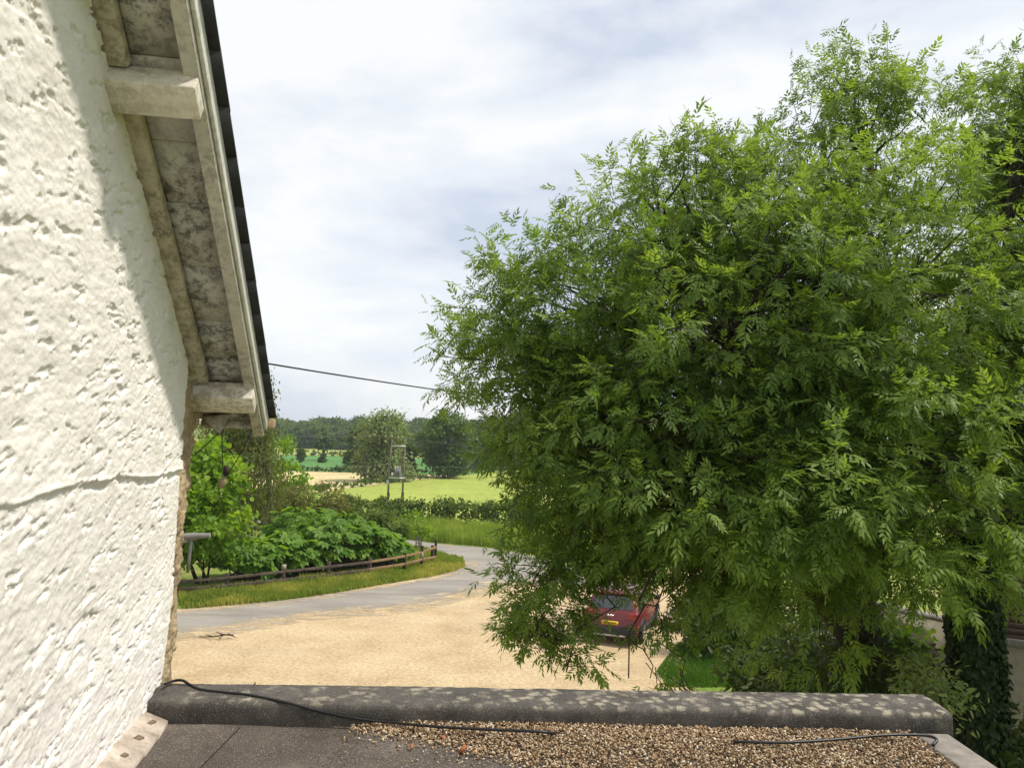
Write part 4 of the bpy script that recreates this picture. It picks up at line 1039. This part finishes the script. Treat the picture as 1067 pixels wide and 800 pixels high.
def field_tree(px, yb, yt, wpx, name, label, m, seed, n, leaf, crown0=0.22, group=None, sigk=0.10, spray=None, shape='round', aspect=0.7, r0=0.5, trunk=True):
    rng = np.random.default_rng(seed); b = atg(px, yb); D = b[1]; h = (yb - yt) / F * D; w = wpx / F * D / 2
    t = thing(name, b, label, 'tree', group)
    lobes = []
    for i in range(12):
        u = rng.random(); a = rng.random() * 2 * math.pi
        zz = crown0 + (0.84 - crown0) * u
        k = math.sin(math.pi * (0.18 + 0.72 * u)) if shape == 'round' else (1 - 0.75 * u)
        r = w * k * rng.uniform(0.25, 0.62)
        lobes.append((b[0] + r * math.cos(a), b[1] + r * math.sin(a), b[2] + h * zz, w * 0.48 * (0.7 + 0.3 * k), w * 0.48, h * 0.15))
    lobes.append((b[0], b[1], b[2] + h * 0.87, w * 0.42, w * 0.42, h * 0.11))
    V, Q, ti, cc = simple_crown(lobes, n, leaf, rng, spray or n // 30, h * sigk * 0.5, 0.6, r0, aspect)
    lpart(MB().add(V, Q, tint=ti), 'crown', m, t)
    mb = MB(); woody(mb, b, lobes, h * crown0 * 1.2, max(0.12, h * 0.022), rng, nsub=3); lpart(mb, 'trunk', M_BARKD, t)
    return t
field_tree(401, 502, 425, 70, 'pale_tree', 'airy pale grey green tree standing left of the pole pair', L_PALE, 11, 9000, 0.50, 0.10, spray=330, sigk=0.13)
field_tree(462, 498, 427, 68, 'oak_tree', 'dense dark round oak alone in the meadow hedge', L_OAK, 12, 11000, 0.5, 0.16, sigk=0.10)
field_tree(374, 491, 444, 34, 'field_tree', 'mid green tree tucked behind the pale tree on its left', L_HEDGE, 13, 4500, 0.6, 0.08)
field_tree(337, 480, 449, 28, 'field_tree', 'rounded tree standing alone in front of the ridge wood', L_WOOD, 14, 3800, 0.7, 0.15)
field_tree(313, 482, 467, 11, 'small_tree', 'small dark bushy tree on the sunny far slope', L_OAK, 15, 1100, 0.55, 0.05)
field_tree(337, 482, 473, 12, 'small_tree', 'low dark bush under the lone rounded tree', L_OAK, 16, 900, 0.5, 0.0)
field_tree(498, 489.5, 470, 15, 'small_tree', 'small bushy tree at the right foot of the oak', L_HEDGE, 17, 1400, 0.5, 0.0)
field_tree(425, 496, 463, 24, 'field_tree', 'mid green tree filling the gap between pale tree and oak', L_HEDGE, 18, 3000, 0.5, 0.06)
for i, (px, yb, yt, w, lab) in enumerate([(507, 488, 433, 44, 'dark bluish copse tree directly right of the oak'), (533, 488, 429, 44, 'tall dark copse tree half hidden by the ash leaves'), (520, 489, 452, 34, 'lower rounded copse tree in front of two taller ones'), (562, 488, 427, 50, 'copse tree mostly hidden behind the left side of the ash'), (600, 488, 425, 55, 'copse tree glimpsed through the ash crown'), (650, 487, 428, 60, 'copse tree behind the middle of the ash crown'), (705, 487, 426, 60, 'rightmost copse tree behind the ash crown'), (486, 489, 447, 26, 'slim dark tree touching the right flank of the oak')]):
    field_tree(px, yb, yt, w, 'copse_tree', lab, L_WOOD, 30 + i, 5200, 0.75, 0.10, 'copse trees right of the oak')
# ridge wood: three kinds copied along the ridge
rng = np.random.default_rng(77)
protos = [field_tree(300 + 30 * i, 466, 438 + i, 30 + 4 * i, 'woodland_tree', 'rounded dark tree in the unbroken wood along the far ridge', (L_WOOD, L_WOOD, L_OAK, L_HEDGE)[i], 50 + i, 4200, 0.95, 0.10, 'trees of the ridge wood', sigk=0.16) for i in range(4)]
for i in range(4): pass
rowsw = [(330, 0.9), (345, 1.0), (362, 1.0), (385, 1.05), (410, 1.1)]
cnt = 0
for D, sc in rowsw:
    x = xat(262, D)
    while x < xat(720, D):
        src = protos[rng.integers(4)]
        o = protos[cnt] if cnt < 4 else clone(src)
        y = D + rng.normal() * 4
        if cnt < 4 or True:
            o.location = (x, y, float(gz(y)) - 0.3)
            s = sc * rng.uniform(0.78, 1.12); o.scale = (s * rng.uniform(0.9, 1.15), s, s); o.rotation_euler = (0, 0, rng.random() * 6.28)
        cnt += 1; x += rng.uniform(7.5, 12.5)

# air: far woods fade a little
def haze_box():
    m = bpy.data.materials.new('haze_air'); m.use_nodes = True; t = m.node_tree; t.nodes.clear()
    out = N(t, 'ShaderNodeOutputMaterial'); v = N(t, 'ShaderNodeVolumePrincipled')
    v.inputs['Color'].default_value = (0.86, 0.91, 0.97, 1); v.inputs['Density'].default_value = 0.0003; v.inputs['Anisotropy'].default_value = 0.2
    t.links.new(v.outputs['Volume'], out.inputs['Volume'])
    o = MB().bx((-960, -260, -3.0), (960, 1060, 24)).build('haze', m)
    props(o, 'thin pale summer haze over the fields', 'haze', kind='stuff'); o.display_type = 'WIRE'
haze_box()
# ------------------------------------------------------------------ pole pair with transformer, wires
M_POLE = pmat('pole_wood', [(0.3, (0.11, 0.09, 0.07)), (0.7, (0.2, 0.17, 0.135))], 4, 4, 0.9, stretch=(4, 4, 0.4))
M_TRAN = flat('transformer_grey', (0.16, 0.18, 0.2), 0.5)
M_PALEM = flat('pale_metal', (0.5, 0.5, 0.48), 0.5, 0.2)
M_CERAM = flat('insulator_glaze', (0.62, 0.56, 0.48), 0.3)
pb = atg(405.5, 521.5); PD = pb[1]
q = lambda px, py, dy=0.0: aty(px, py, PD + dy)
pl = thing('pole_pair', pb, 'pair of wooden poles carrying a grey transformer at the meadow edge', 'power pole')
lpart(MB().tube([q(404.2, 523), q(405.2, 492), q(408.5, 457)], [0.125, 0.11, 0.09], 8), 'pole', M_POLE, pl, smooth=True)
lpart(MB().tube([q(419, 523.5), q(420.5, 492), q(422, 464)], [0.125, 0.11, 0.09], 8), 'pole', M_POLE, pl, smooth=True)
lpart(MB().tube([q(403.9, 523.5, -.02), q(404.6, 513, -.02)], 0.165, 8), 'dark_foot', M_POST, pl); lpart(MB().tube([q(418.9, 524, -.02), q(419.6, 513, -.02)], 0.165, 8), 'dark_foot', M_POST, pl)
def beam(a, b, w, d):
    ax = unit(b - a); sd = unit(np.cross(ax, ZV)); return MB().box((a + b) / 2, (ax, sd, np.cross(sd, ax)), (np.linalg.norm(b - a) / 2, d, w))
lpart(beam(q(401.5, 455.3, -.2), q(415.5, 456, -.2), 0.06, 0.05), 'crossarm', M_POLE, pl)
lpart(beam(q(408.5, 464.2, -.2), q(423, 464.8, -.2), 0.075, 0.06), 'crossbar', M_PALEM, pl)
lpart(beam(q(405.5, 497.5, -.2), q(421, 498, -.2), 0.075, 0.3), 'platform', M_PALEM, pl)
mb = MB().bx(q(411.2, 497.2, -.55), q(418, 488.8, .35)); tr = lpart(mb, 'transformer', M_TRAN, pl); bevel(tr, 0.05)
for i in range(5):
    a = q(411.8 + 1.4 * i, 496.4, -.66); lpart(MB().box(a + ZV * 0.42, np.eye(3), (0.03, 0.08, 0.36)), 'cooling_fin', M_TRAN, tr)
for px in (412.3, 414.6, 416.9): lpart(MB().tube([q(px, 488.8), q(px, 487.4), q(px, 486), q(px, 485)], [0.07, 0.10, 0.06, 0.03], 8), 'insulator', M_CERAM, pl)
lpart(beam(q(408.7, 495.5, -.4), q(408.7, 492.5, -.4), 0.12, 0.1), 'fuse_box', M_PALEM, pl)
for px, py in ((402, 453.5), (408.5, 453.5), (415, 454.5)): lpart(MB().tube([q(px, py + 2, -.2), q(px, py, -.2)], [0.06, 0.045], 6), 'insulator', M_CERAM, pl)
lpart(MB().tube([q(403.9, 505.5, -.2), q(404, 500, -.2)], 0.14, 8), 'climbing_guard', M_PALEM, pl)
lpart(MB().tube(hang(q(421.5, 466), q(417, 485.5), 0.3), 0.018, 4), 'lead', M_CABLE, pl)
lpart(MB().tube(hang(q(409, 470), q(412.4, 485.5), 0.25), 0.018, 4), 'lead', M_CABLE, pl)
M_WIRE = flat('thin_wire', (0.2, 0.2, 0.19), 0.5)
for i, (a, b, lab) in enumerate([((402, 453.6), (150, 438), 'upper thin power line reaching the pole top from the left'), ((415, 454.6), (720, 476), 'upper thin power line leaving the pole top to the right'),
                                 ((407, 484), (150, 473), 'lower thin power line left of the transformer'), ((421, 485.5), (720, 474), 'lower thin power line right of the transformer'), ((406, 490.5), (150, 486), 'lowest thin line running left from the pole pair')]):
    far = 14.0 if i % 2 == 0 else 25.0
    o = MB().tube(hang(q(a[0], a[1]), aty(b[0], b[1], PD + (-18 if i != 3 else 14)), 0.7, 14), 0.012, 4).build('power_line', M_WIRE)
    props(o, lab, 'power line', 'thin power lines over the meadow')
# service cable from behind the roof into the ash
props(MB().tube(hang(aty(250, 374, 7.5), aty(640, 424, 21.0), 0.10, 24), 0.0095, 6).build('overhead_cable', M_CABLE), 'dark overhead cable crossing the sky from the roof edge to the ash', 'cable')

# ================================================================== CAR
M_RED = None
def car_paint():
    m, t, b, _ = newmat('dark_red_paint'); b.inputs['Base Color'].default_value = (0.16, 0.012, 0.014, 1)
    b.inputs['Roughness'].default_value = 0.32; b.inputs['Coat Weight'].default_value = 0.4; b.inputs['Coat Roughness'].default_value = 0.12; b.inputs['Metallic'].default_value = 0.0
    return m
M_RED = car_paint()
M_GLASS = flat('car_glass', (0.03, 0.035, 0.04), 0.06, 0.0, 0.9); M_TRIM = flat('black_trim', (0.022, 0.022, 0.023), 0.55)
M_TYRE = flat('tyre_rubber', (0.018, 0.018, 0.018), 0.85); M_RIM = flat('alloy', (0.45, 0.45, 0.46), 0.3, 0.8)
M_TAIL = flat('tail_lamp_red', (0.28, 0.012, 0.01), 0.15, 0, 0.8); M_PLATE = flat('yellow_plate', (0.75, 0.5, 0.02), 0.45); M_INK = flat('plate_ink', (0.015, 0.015, 0.015), 0.5)
M_CHROME = flat('bright_badge', (0.75, 0.74, 0.72), 0.2, 0.7)
rl, rr_ = atz(602, 669), atz(668, 677)
hd_ = np.array([0.0, 1.0]); wv2 = unit((rr_ - rl)[:2]); fw = np.array([-wv2[1], wv2[0]])
cmid = (rl + rr_)[:2] / 2 + fw * 0.1
yaw = math.atan2(fw[1], fw[0]) - math.pi / 2
car = thing('parked_car', (cmid[0], cmid[1], 0.004), 'dark red hatchback with black lower trim half hidden behind the ash branches', 'car', None, yaw)
def cpart(mb, name, m, parent=car, **k): return mb.build(name, m, parent, **k)
HALF = [(0.0, 0.26), (0.70, 0.26), (0.85, 0.33), (0.895, 0.55), (0.90, 0.78), (0.875, 0.96), (0.84, 1.02), (0.78, 1.22), (0.69, 1.45), (0.60, 1.535), (0.30, 1.575), (0.0, 1.585)]
ST = [(0.0, 0.60, .90), (0.03, 0.74, .93), (0.07, 0.92, .955), (0.12, 1.03, .965), (0.20, 1.14, .97), (0.33, 1.34, .98), (0.46, 1.50, .985), (0.62, 1.56, .99), (0.9, 1.585, 1.0), (1.6, 1.585, 1.0), (2.3, 1.575, 1.0), (2.65, 1.52, 1.0), (2.95, 1.36, 1.0), (3.25, 1.14, .995), (3.38, 1.04, .99), (3.7, 1.0, .97), (4.0, 0.92, .93), (4.15, 0.80, .89), (4.22, 0.60, .84)]
V = []
for y, zm, wf in ST:
    for x, z in HALF:
        V.append((x * wf, y, min(z, zm)))
    for x, z in HALF[-2:0:-1]:
        V.append((-x * wf, y, min(z, zm)))
NR = 2 * len(HALF) - 2; mb = MB(); V = np.array(V)
Qs = [(i * NR + j, (i + 1) * NR + j, (i + 1) * NR + (j + 1) % NR, i * NR + (j + 1) % NR) for i in range(len(ST) - 1) for j in range(NR)]
mb.add(V, Qs)
for s_, i in ((1, 0), (-1, len(ST) - 1)):
    c = V[i * NR:(i + 1) * NR].mean(0); c[2] = 0.43
    mb.add(np.vstack([V[i * NR:(i + 1) * NR], c]), T=[(j, (j + 1) % NR, NR) if s_ > 0 else ((j + 1) % NR, j, NR) for j in range(NR)])
cpart(mb, 'body', M_RED, smooth=True, sharp=40)
def zy(y): return np.interp(y, [s[0] for s in ST], [s[1] for s in ST])
def patch(name, pts, m, lift=(0, 0, 0), parent=car, th=0.012):
    """thin slab from an outline"""
    P = np.array(pts, float); nrm = np.cross(P[1] - P[0], P[2] - P[0]); nrm /= np.linalg.norm(nrm); A_, B_ = P + nrm * th, P - nrm * th
    bm = bmesh.new(); a = [bm.verts.new(p) for p in A_]; b = [bm.verts.new(p) for p in B_]
    bm.faces.new(a); bm.faces.new(b[::-1]); k = len(a)
    for i in range(k): bm.faces.new((a[i], b[i], b[(i + 1) % k], a[(i + 1) % k]))
    bmesh.ops.recalc_face_normals(bm, faces=bm.faces); me = bpy.data.meshes.new(name); bm.to_mesh(me); bm.free(); me.materials.append(m)
    o = bpy.data.objects.new(name, me); COL.objects.link(o); o.parent = parent; return o
rw = patch('rear_window', [(-0.66, 0.16, 1.09), (0.66, 0.16, 1.09), (0.58, 0.42, 1.45), (-0.58, 0.42, 1.45)], M_GLASS)
cpart(MB().tube([(0.0, 0.13, 1.12), (0.35, 0.21, 1.2)], 0.012, 5), 'wiper', M_TRIM)
patch('spoiler', [(-0.62, 0.36, 1.535), (0.62, 0.36, 1.535), (0.60, 0.62, 1.585), (-0.60, 0.62, 1.585)], M_RED, th=0.02)
for sx in (-1, 1):
    patch('side_window', [(sx * 0.842, 0.55, 1.06), (sx * 0.85, 1.62, 1.05), (sx * 0.706, 1.62, 1.46), (sx * 0.725, 0.75, 1.43)], M_GLASS)
    patch('side_window', [(sx * 0.852, 1.70, 1.05), (sx * 0.852, 2.75, 1.05), (sx * 0.73, 2.42, 1.42), (sx * 0.706, 1.70, 1.46)], M_GLASS)
    tl = cpart(MB().box((sx * 0.70, 0.055, 0.93), np.eye(3), (0.155, 0.055, 0.10)), 'tail_light', M_TAIL); bevel(tl, 0.03)
    m_ = cpart(MB().box((sx * 0.99, 2.78, 1.06), np.eye(3), (0.10, 0.05, 0.07)), 'door_mirror', M_TRIM); bevel(m_, 0.03)
    hl = cpart(MB().box((sx * 0.66, 4.09, 0.80), np.eye(3), (0.16, 0.06, 0.07)), 'headlight', M_CHROME); bevel(hl, 0.03)
    for y in (0.78, 3.38):
        w = cpart(MB().tube([(sx * 0.93, y, 0.335), (sx * 0.92, y, 0.335), (sx * 0.72, y, 0.335)], [0.29, 0.335, 0.335], 24), 'wheel', M_TYRE, smooth=True, sharp=40)
        r_ = MB().tube([(sx * 0.936, y, 0.335), (sx * 0.931, y, 0.335), (sx * 0.90, y, 0.335)], [0.2, 0.225, 0.225], 20).build('rim', M_RIM, w, smooth=True, sharp=40)
        th_ = np.linspace(-0.35, math.pi + 0.35, 14)
        cpart(MB().tube([(sx * 0.885, y + 0.40 * math.cos(a), 0.335 + 0.40 * math.sin(a)) for a in th_], 0.045, 6), 'wheel_arch', M_TRIM, smooth=True)
    cpart(MB().tube([(sx * 0.64, 0.75, 1.60), (sx * 0.65, 1.2, 1.635), (sx * 0.65, 2.1, 1.63), (sx * 0.63, 2.4, 1.59)], 0.018, 6), 'roof_rail', M_TRIM, smooth=True)
    cpart(MB().box((sx * 0.885, 2.08, 0.36), np.eye(3), (0.02, 1.0, 0.08)), 'sill_trim', M_TRIM)
    cpart(MB().box((sx * 0.905, 2.0, 0.94), np.eye(3), (0.012, 0.09, 0.014)), 'door_handle', M_TRIM)
bp_ = cpart(MB().box((0, -0.005, 0.43), np.eye(3), (0.83, 0.07, 0.155)), 'rear_bumper', M_TRIM); bevel(bp_, 0.05, 3)
cpart(MB().box((0, -0.07, 0.33), np.eye(3), (0.5, 0.02, 0.025)), 'bumper_strip', M_RIM)
pl_ = cpart(MB().box((0, -0.012, 0.695), np.eye(3), (0.26, 0.012, 0.056)), 'number_plate', M_PLATE)
x0 = -0.205
for k, wch in enumerate((0.045, 0.045, 0.03, 0.045, 0.0, 0.045, 0.045, 0.045)):
    if wch:
        g = MB().box((x0 + wch / 2, -0.0265, 0.695), np.eye(3), (0.007, 0.002, 0.035)) if k == 2 else MB().box((x0 + 0.007, -0.0265, 0.695), np.eye(3), (0.007, 0.002, 0.035)).box((x0 + wch - 0.007, -0.0265, 0.695 + (0.012 if k % 2 else 0)), np.eye(3), (0.007, 0.002, 0.035 - (0.012 if k % 2 else 0))).box((x0 + wch / 2, -0.0265, 0.722 if k % 3 else 0.695), np.eye(3), (wch / 2 - 0.0145, 0.002, 0.006))
        g.build('plate_character', M_INK, pl_)
    x0 += wch + 0.012 if wch else 0.03
for x in (-0.085, -0.01, 0.065):
    cpart(MB().box((x, 0.046, 0.91), (np.array([1, 0, 0]), np.array([0, .97, -.2]), np.array([0, .2, .97])), (0.024, 0.008, 0.022)), 'badge_letter', M_CHROME)

# ================================================================== GARDEN SIDE (right)
M_GWALL = pmat('stained_render', [(0.25, (0.26, 0.22, 0.15)), (0.55, (0.42, 0.37, 0.27)), (0.8, (0.53, 0.48, 0.37))], 1.4, 6, 0.92, (20, 0.3, 0.01), fine=(9, 0.12))
M_DARKTIM = pmat('dark_timber', [(0.3, (0.03, 0.02, 0.013)), (0.7, (0.075, 0.048, 0.03))], 5, 4, 0.85, stretch=(0.6, 0.6, 6))
M_BRICKT = pmat('red_brown_tile', [(0.3, (0.03, 0.016, 0.011)), (0.7, (0.07, 0.036, 0.023))], 7, 5, 0.9, (12, 0.5, 0.03))
a1, b1 = aty(1034, 664, 13.2), aty(1190, 668, 12.2)
ob = thing('outbuilding', (a1[0], a1[1], 0), 'pale rendered outbuilding with reddish roof right of the ivy trunk', 'outbuilding')
ztop = a1[2]
dv = unit(np.array([b1[0] - a1[0], b1[1] - a1[1], 0])); nv = np.array([dv[1], -dv[0], 0])
cen = (np.array([a1[0], a1[1], 0]) + np.array([b1[0], b1[1], 0])) / 2; hl_ = np.linalg.norm((b1 - a1)[:2]) / 2
lpart(MB().box(cen + ZV * (ztop - 0.1) / 2 - nv * 0.15, (dv, nv, ZV), (hl_, 0.15, (ztop - 0.1) / 2)), 'wall', M_GWALL, ob)
lpart(MB().box(cen + ZV * (ztop - 0.045) - nv * 0.15, (dv, nv, ZV), (hl_ + 0.05, 0.20, 0.055)), 'coping', M_LEAD, ob)
mb = MB()
for k in range(28):
    o_ = 0.05 + k * 0.13; u = ztop + 0.03 + k * 0.078
    mb.box(cen - nv * (o_ + 0.09) + ZV * u, (dv, unit(-nv + ZV * 0.5), unit(ZV + nv * 0.5)), (hl_ - 0.02, 0.10, 0.008))
lpart(mb, 'roof', M_BRICKT, ob)
# pale wall and dark lean-to roof glimpsed left of the ivy trunk
a2, b2_ = aty(862, 640, 17.0), aty(1003, 668, 14.6)
gw = thing('garden_wall', (a2[0], a2[1], 0), 'pale rendered garden wall glimpsed between ash leaves and ivy trunk', 'wall')
dv2 = unit(np.array([b2_[0] - a2[0], b2_[1] - a2[1], 0])); nv2 = np.array([dv2[1], -dv2[0], 0])
c2 = (np.array([a2[0], a2[1], 0]) + np.array([b2_[0], b2_[1], 0])) / 2; h2 = np.linalg.norm((b2_ - a2)[:2]) / 2
lpart(MB().box(c2 + ZV * 1.55 - nv2 * 0.12, (dv2, nv2, ZV), (h2, 0.12, 1.55)), 'wall_face', M_GWALL, gw)
lpart(MB().box(c2 + ZV * 3.13 - nv2 * 0.12, (dv2, nv2, ZV), (h2 + 0.04, 0.16, 0.035)), 'coping', M_LEAD, gw)
sh = thing('lean_to_shed', c2 + nv2 * 1.0, 'low dark timber lean to with a sloping roof against the garden wall', 'shed')
p1, p2, p3, p4 = aty(880, 652, 14.9), aty(980, 684, 13.7), aty(980, 697, 13.5), aty(872, 668, 14.7)
base_ = [p1, p2, p3, p4]
e_ = aty(985, 676, 14.3) - p2
vv = np.array([p1, p2, p3, p4] + [p + np.array([0.25, 0.9, 0.25]) for p in (p1, p2, p3, p4)])
lpart(MB().add(vv, [(0, 1, 2, 3), (4, 7, 6, 5), (0, 4, 5, 1), (3, 2, 6, 7), (1, 5, 6, 2), (0, 3, 7, 4)]), 'roof', M_DARKTIM, sh)
lo_, hi_ = np.minimum(p3, p4), np.maximum(p3, p4)
wd = unit(np.array([p3[0] - p4[0], p3[1] - p4[1], 0])); wc = (p3 + p4) / 2
zt = min(p3[2], p4[2]) - 0.02
lpart(MB().box(np.array([wc[0], wc[1] + 0.25, zt / 2]), (wd, np.array([-wd[1], wd[0], 0]), ZV), (np.linalg.norm((p3 - p4)[:2]) / 2 - 0.05, 0.05, zt / 2)), 'plank_wall', M_DARKTIM, sh)
# shrubs of the shady garden
def P_(px, py, D, rx, ry, rz):
    return L_(px, py, D, rx, ry, rz)
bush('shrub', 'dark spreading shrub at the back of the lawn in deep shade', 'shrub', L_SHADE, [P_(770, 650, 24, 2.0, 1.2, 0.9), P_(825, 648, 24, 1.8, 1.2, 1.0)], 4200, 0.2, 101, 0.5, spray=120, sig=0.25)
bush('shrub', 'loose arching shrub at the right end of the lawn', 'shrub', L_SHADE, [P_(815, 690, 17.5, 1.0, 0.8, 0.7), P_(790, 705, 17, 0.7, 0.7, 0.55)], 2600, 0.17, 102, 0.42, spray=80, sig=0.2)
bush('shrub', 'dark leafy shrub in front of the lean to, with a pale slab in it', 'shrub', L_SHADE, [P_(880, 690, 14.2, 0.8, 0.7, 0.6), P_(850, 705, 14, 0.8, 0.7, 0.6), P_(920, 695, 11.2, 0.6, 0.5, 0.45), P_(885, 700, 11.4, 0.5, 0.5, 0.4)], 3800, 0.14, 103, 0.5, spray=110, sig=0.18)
bush('shrub', 'yellowish leafy shrub rising in front of the garden wall', 'shrub', L_LIME, [P_(942, 672, 12.6, 0.38, 0.4, 0.3), P_(925, 690, 12.6, 0.4, 0.4, 0.35)], 900, 0.12, 104, 0.45, spray=40, sig=0.15)
bush('shrub', 'small sunlit shrub with narrow leaves just behind the parapet end', 'shrub', L_PALE, [P_(975, 712, 8.0, 0.22, 0.25, 0.16), P_(958, 700, 8.2, 0.2, 0.25, 0.14), P_(990, 728, 7.8, 0.16, 0.2, 0.16), P_(968, 745, 8.0, 0.3, 0.3, 0.3)], 800, 0.085, 105, 0.36, spray=45, sig=0.09)
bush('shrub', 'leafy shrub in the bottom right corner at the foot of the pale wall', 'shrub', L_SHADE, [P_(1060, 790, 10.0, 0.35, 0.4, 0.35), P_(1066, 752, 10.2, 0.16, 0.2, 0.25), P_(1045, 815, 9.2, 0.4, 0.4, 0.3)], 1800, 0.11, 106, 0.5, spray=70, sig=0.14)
bush('hedge_shrub', 'dark clipped evergreen shrub behind the lawn at the car park edge', 'shrub', L_IVY, [P_(745, 640, 27.5, 1.2, 0.9, 0.8), P_(715, 648, 27, 0.8, 0.8, 0.5)], 3000, 0.16, 107, 0.55, spray=90, sig=0.2)
sl = aty(888, 673, 13.3)
props(bevel(MB().box(sl, (unit(np.array([1, 0.2, -0.25])), unit(np.array([0, 1, 0.3])), unit(np.array([0.25, -0.3, 1]))), (0.10, 0.03, 0.06)).build('stone_slab', M_FIL), 0.01), 'small pale tilted slab among the dark shrubs', 'slab')
# pale post and a dead branch on the gravel
pz_ = atz(782, 652)
props(MB().tube([pz_, pz_ + ZV * 1.1], [0.07, 0.06], 8).build('pale_post', M_POSTTOP), 'pale weathered post standing at the dark back edge of the lawn', 'post')
db = atz(236, 661)
rng = np.random.default_rng(6)
mb = MB()
mb.tube(smooth_path([atz(207, 663, 0.05), atz(222, 663, 0.06), atz(233, 661, 0.16), atz(243, 661.5, 0.1)], 4), np.linspace(0.012, 0.028, 13), 6)
for a, b in (((233, 661), (225, 658)), ((233, 661), (228, 665)), ((238, 660), (246, 664)), ((222, 663), (214, 661))): mb.tube([atz(*a, 0.12), atz(b[0], b[1], 0.08)], (0.022, 0.008), 5)
props(mb.build('dead_branch', M_BARKD), 'small dead branch lying on the gravel near the lane', 'branch')
lawn = [atz(696, 716), atz(684, 700), atz(706, 670), atz(760, 660), atz(810, 672), atz(790, 716)]
rng = np.random.default_rng(18)
G_LAWN = leafmat('lawn_grass', (0.06, 0.15, 0.018), (0.13, 0.24, 0.03), 0.3, (1.4, 1.4, 0.6))
blades('lawn_grass', fill_poly(lawn, 22000, rng), 0.09, G_LAWN, 'short bright lawn grass under the ash', rng, 0.012)
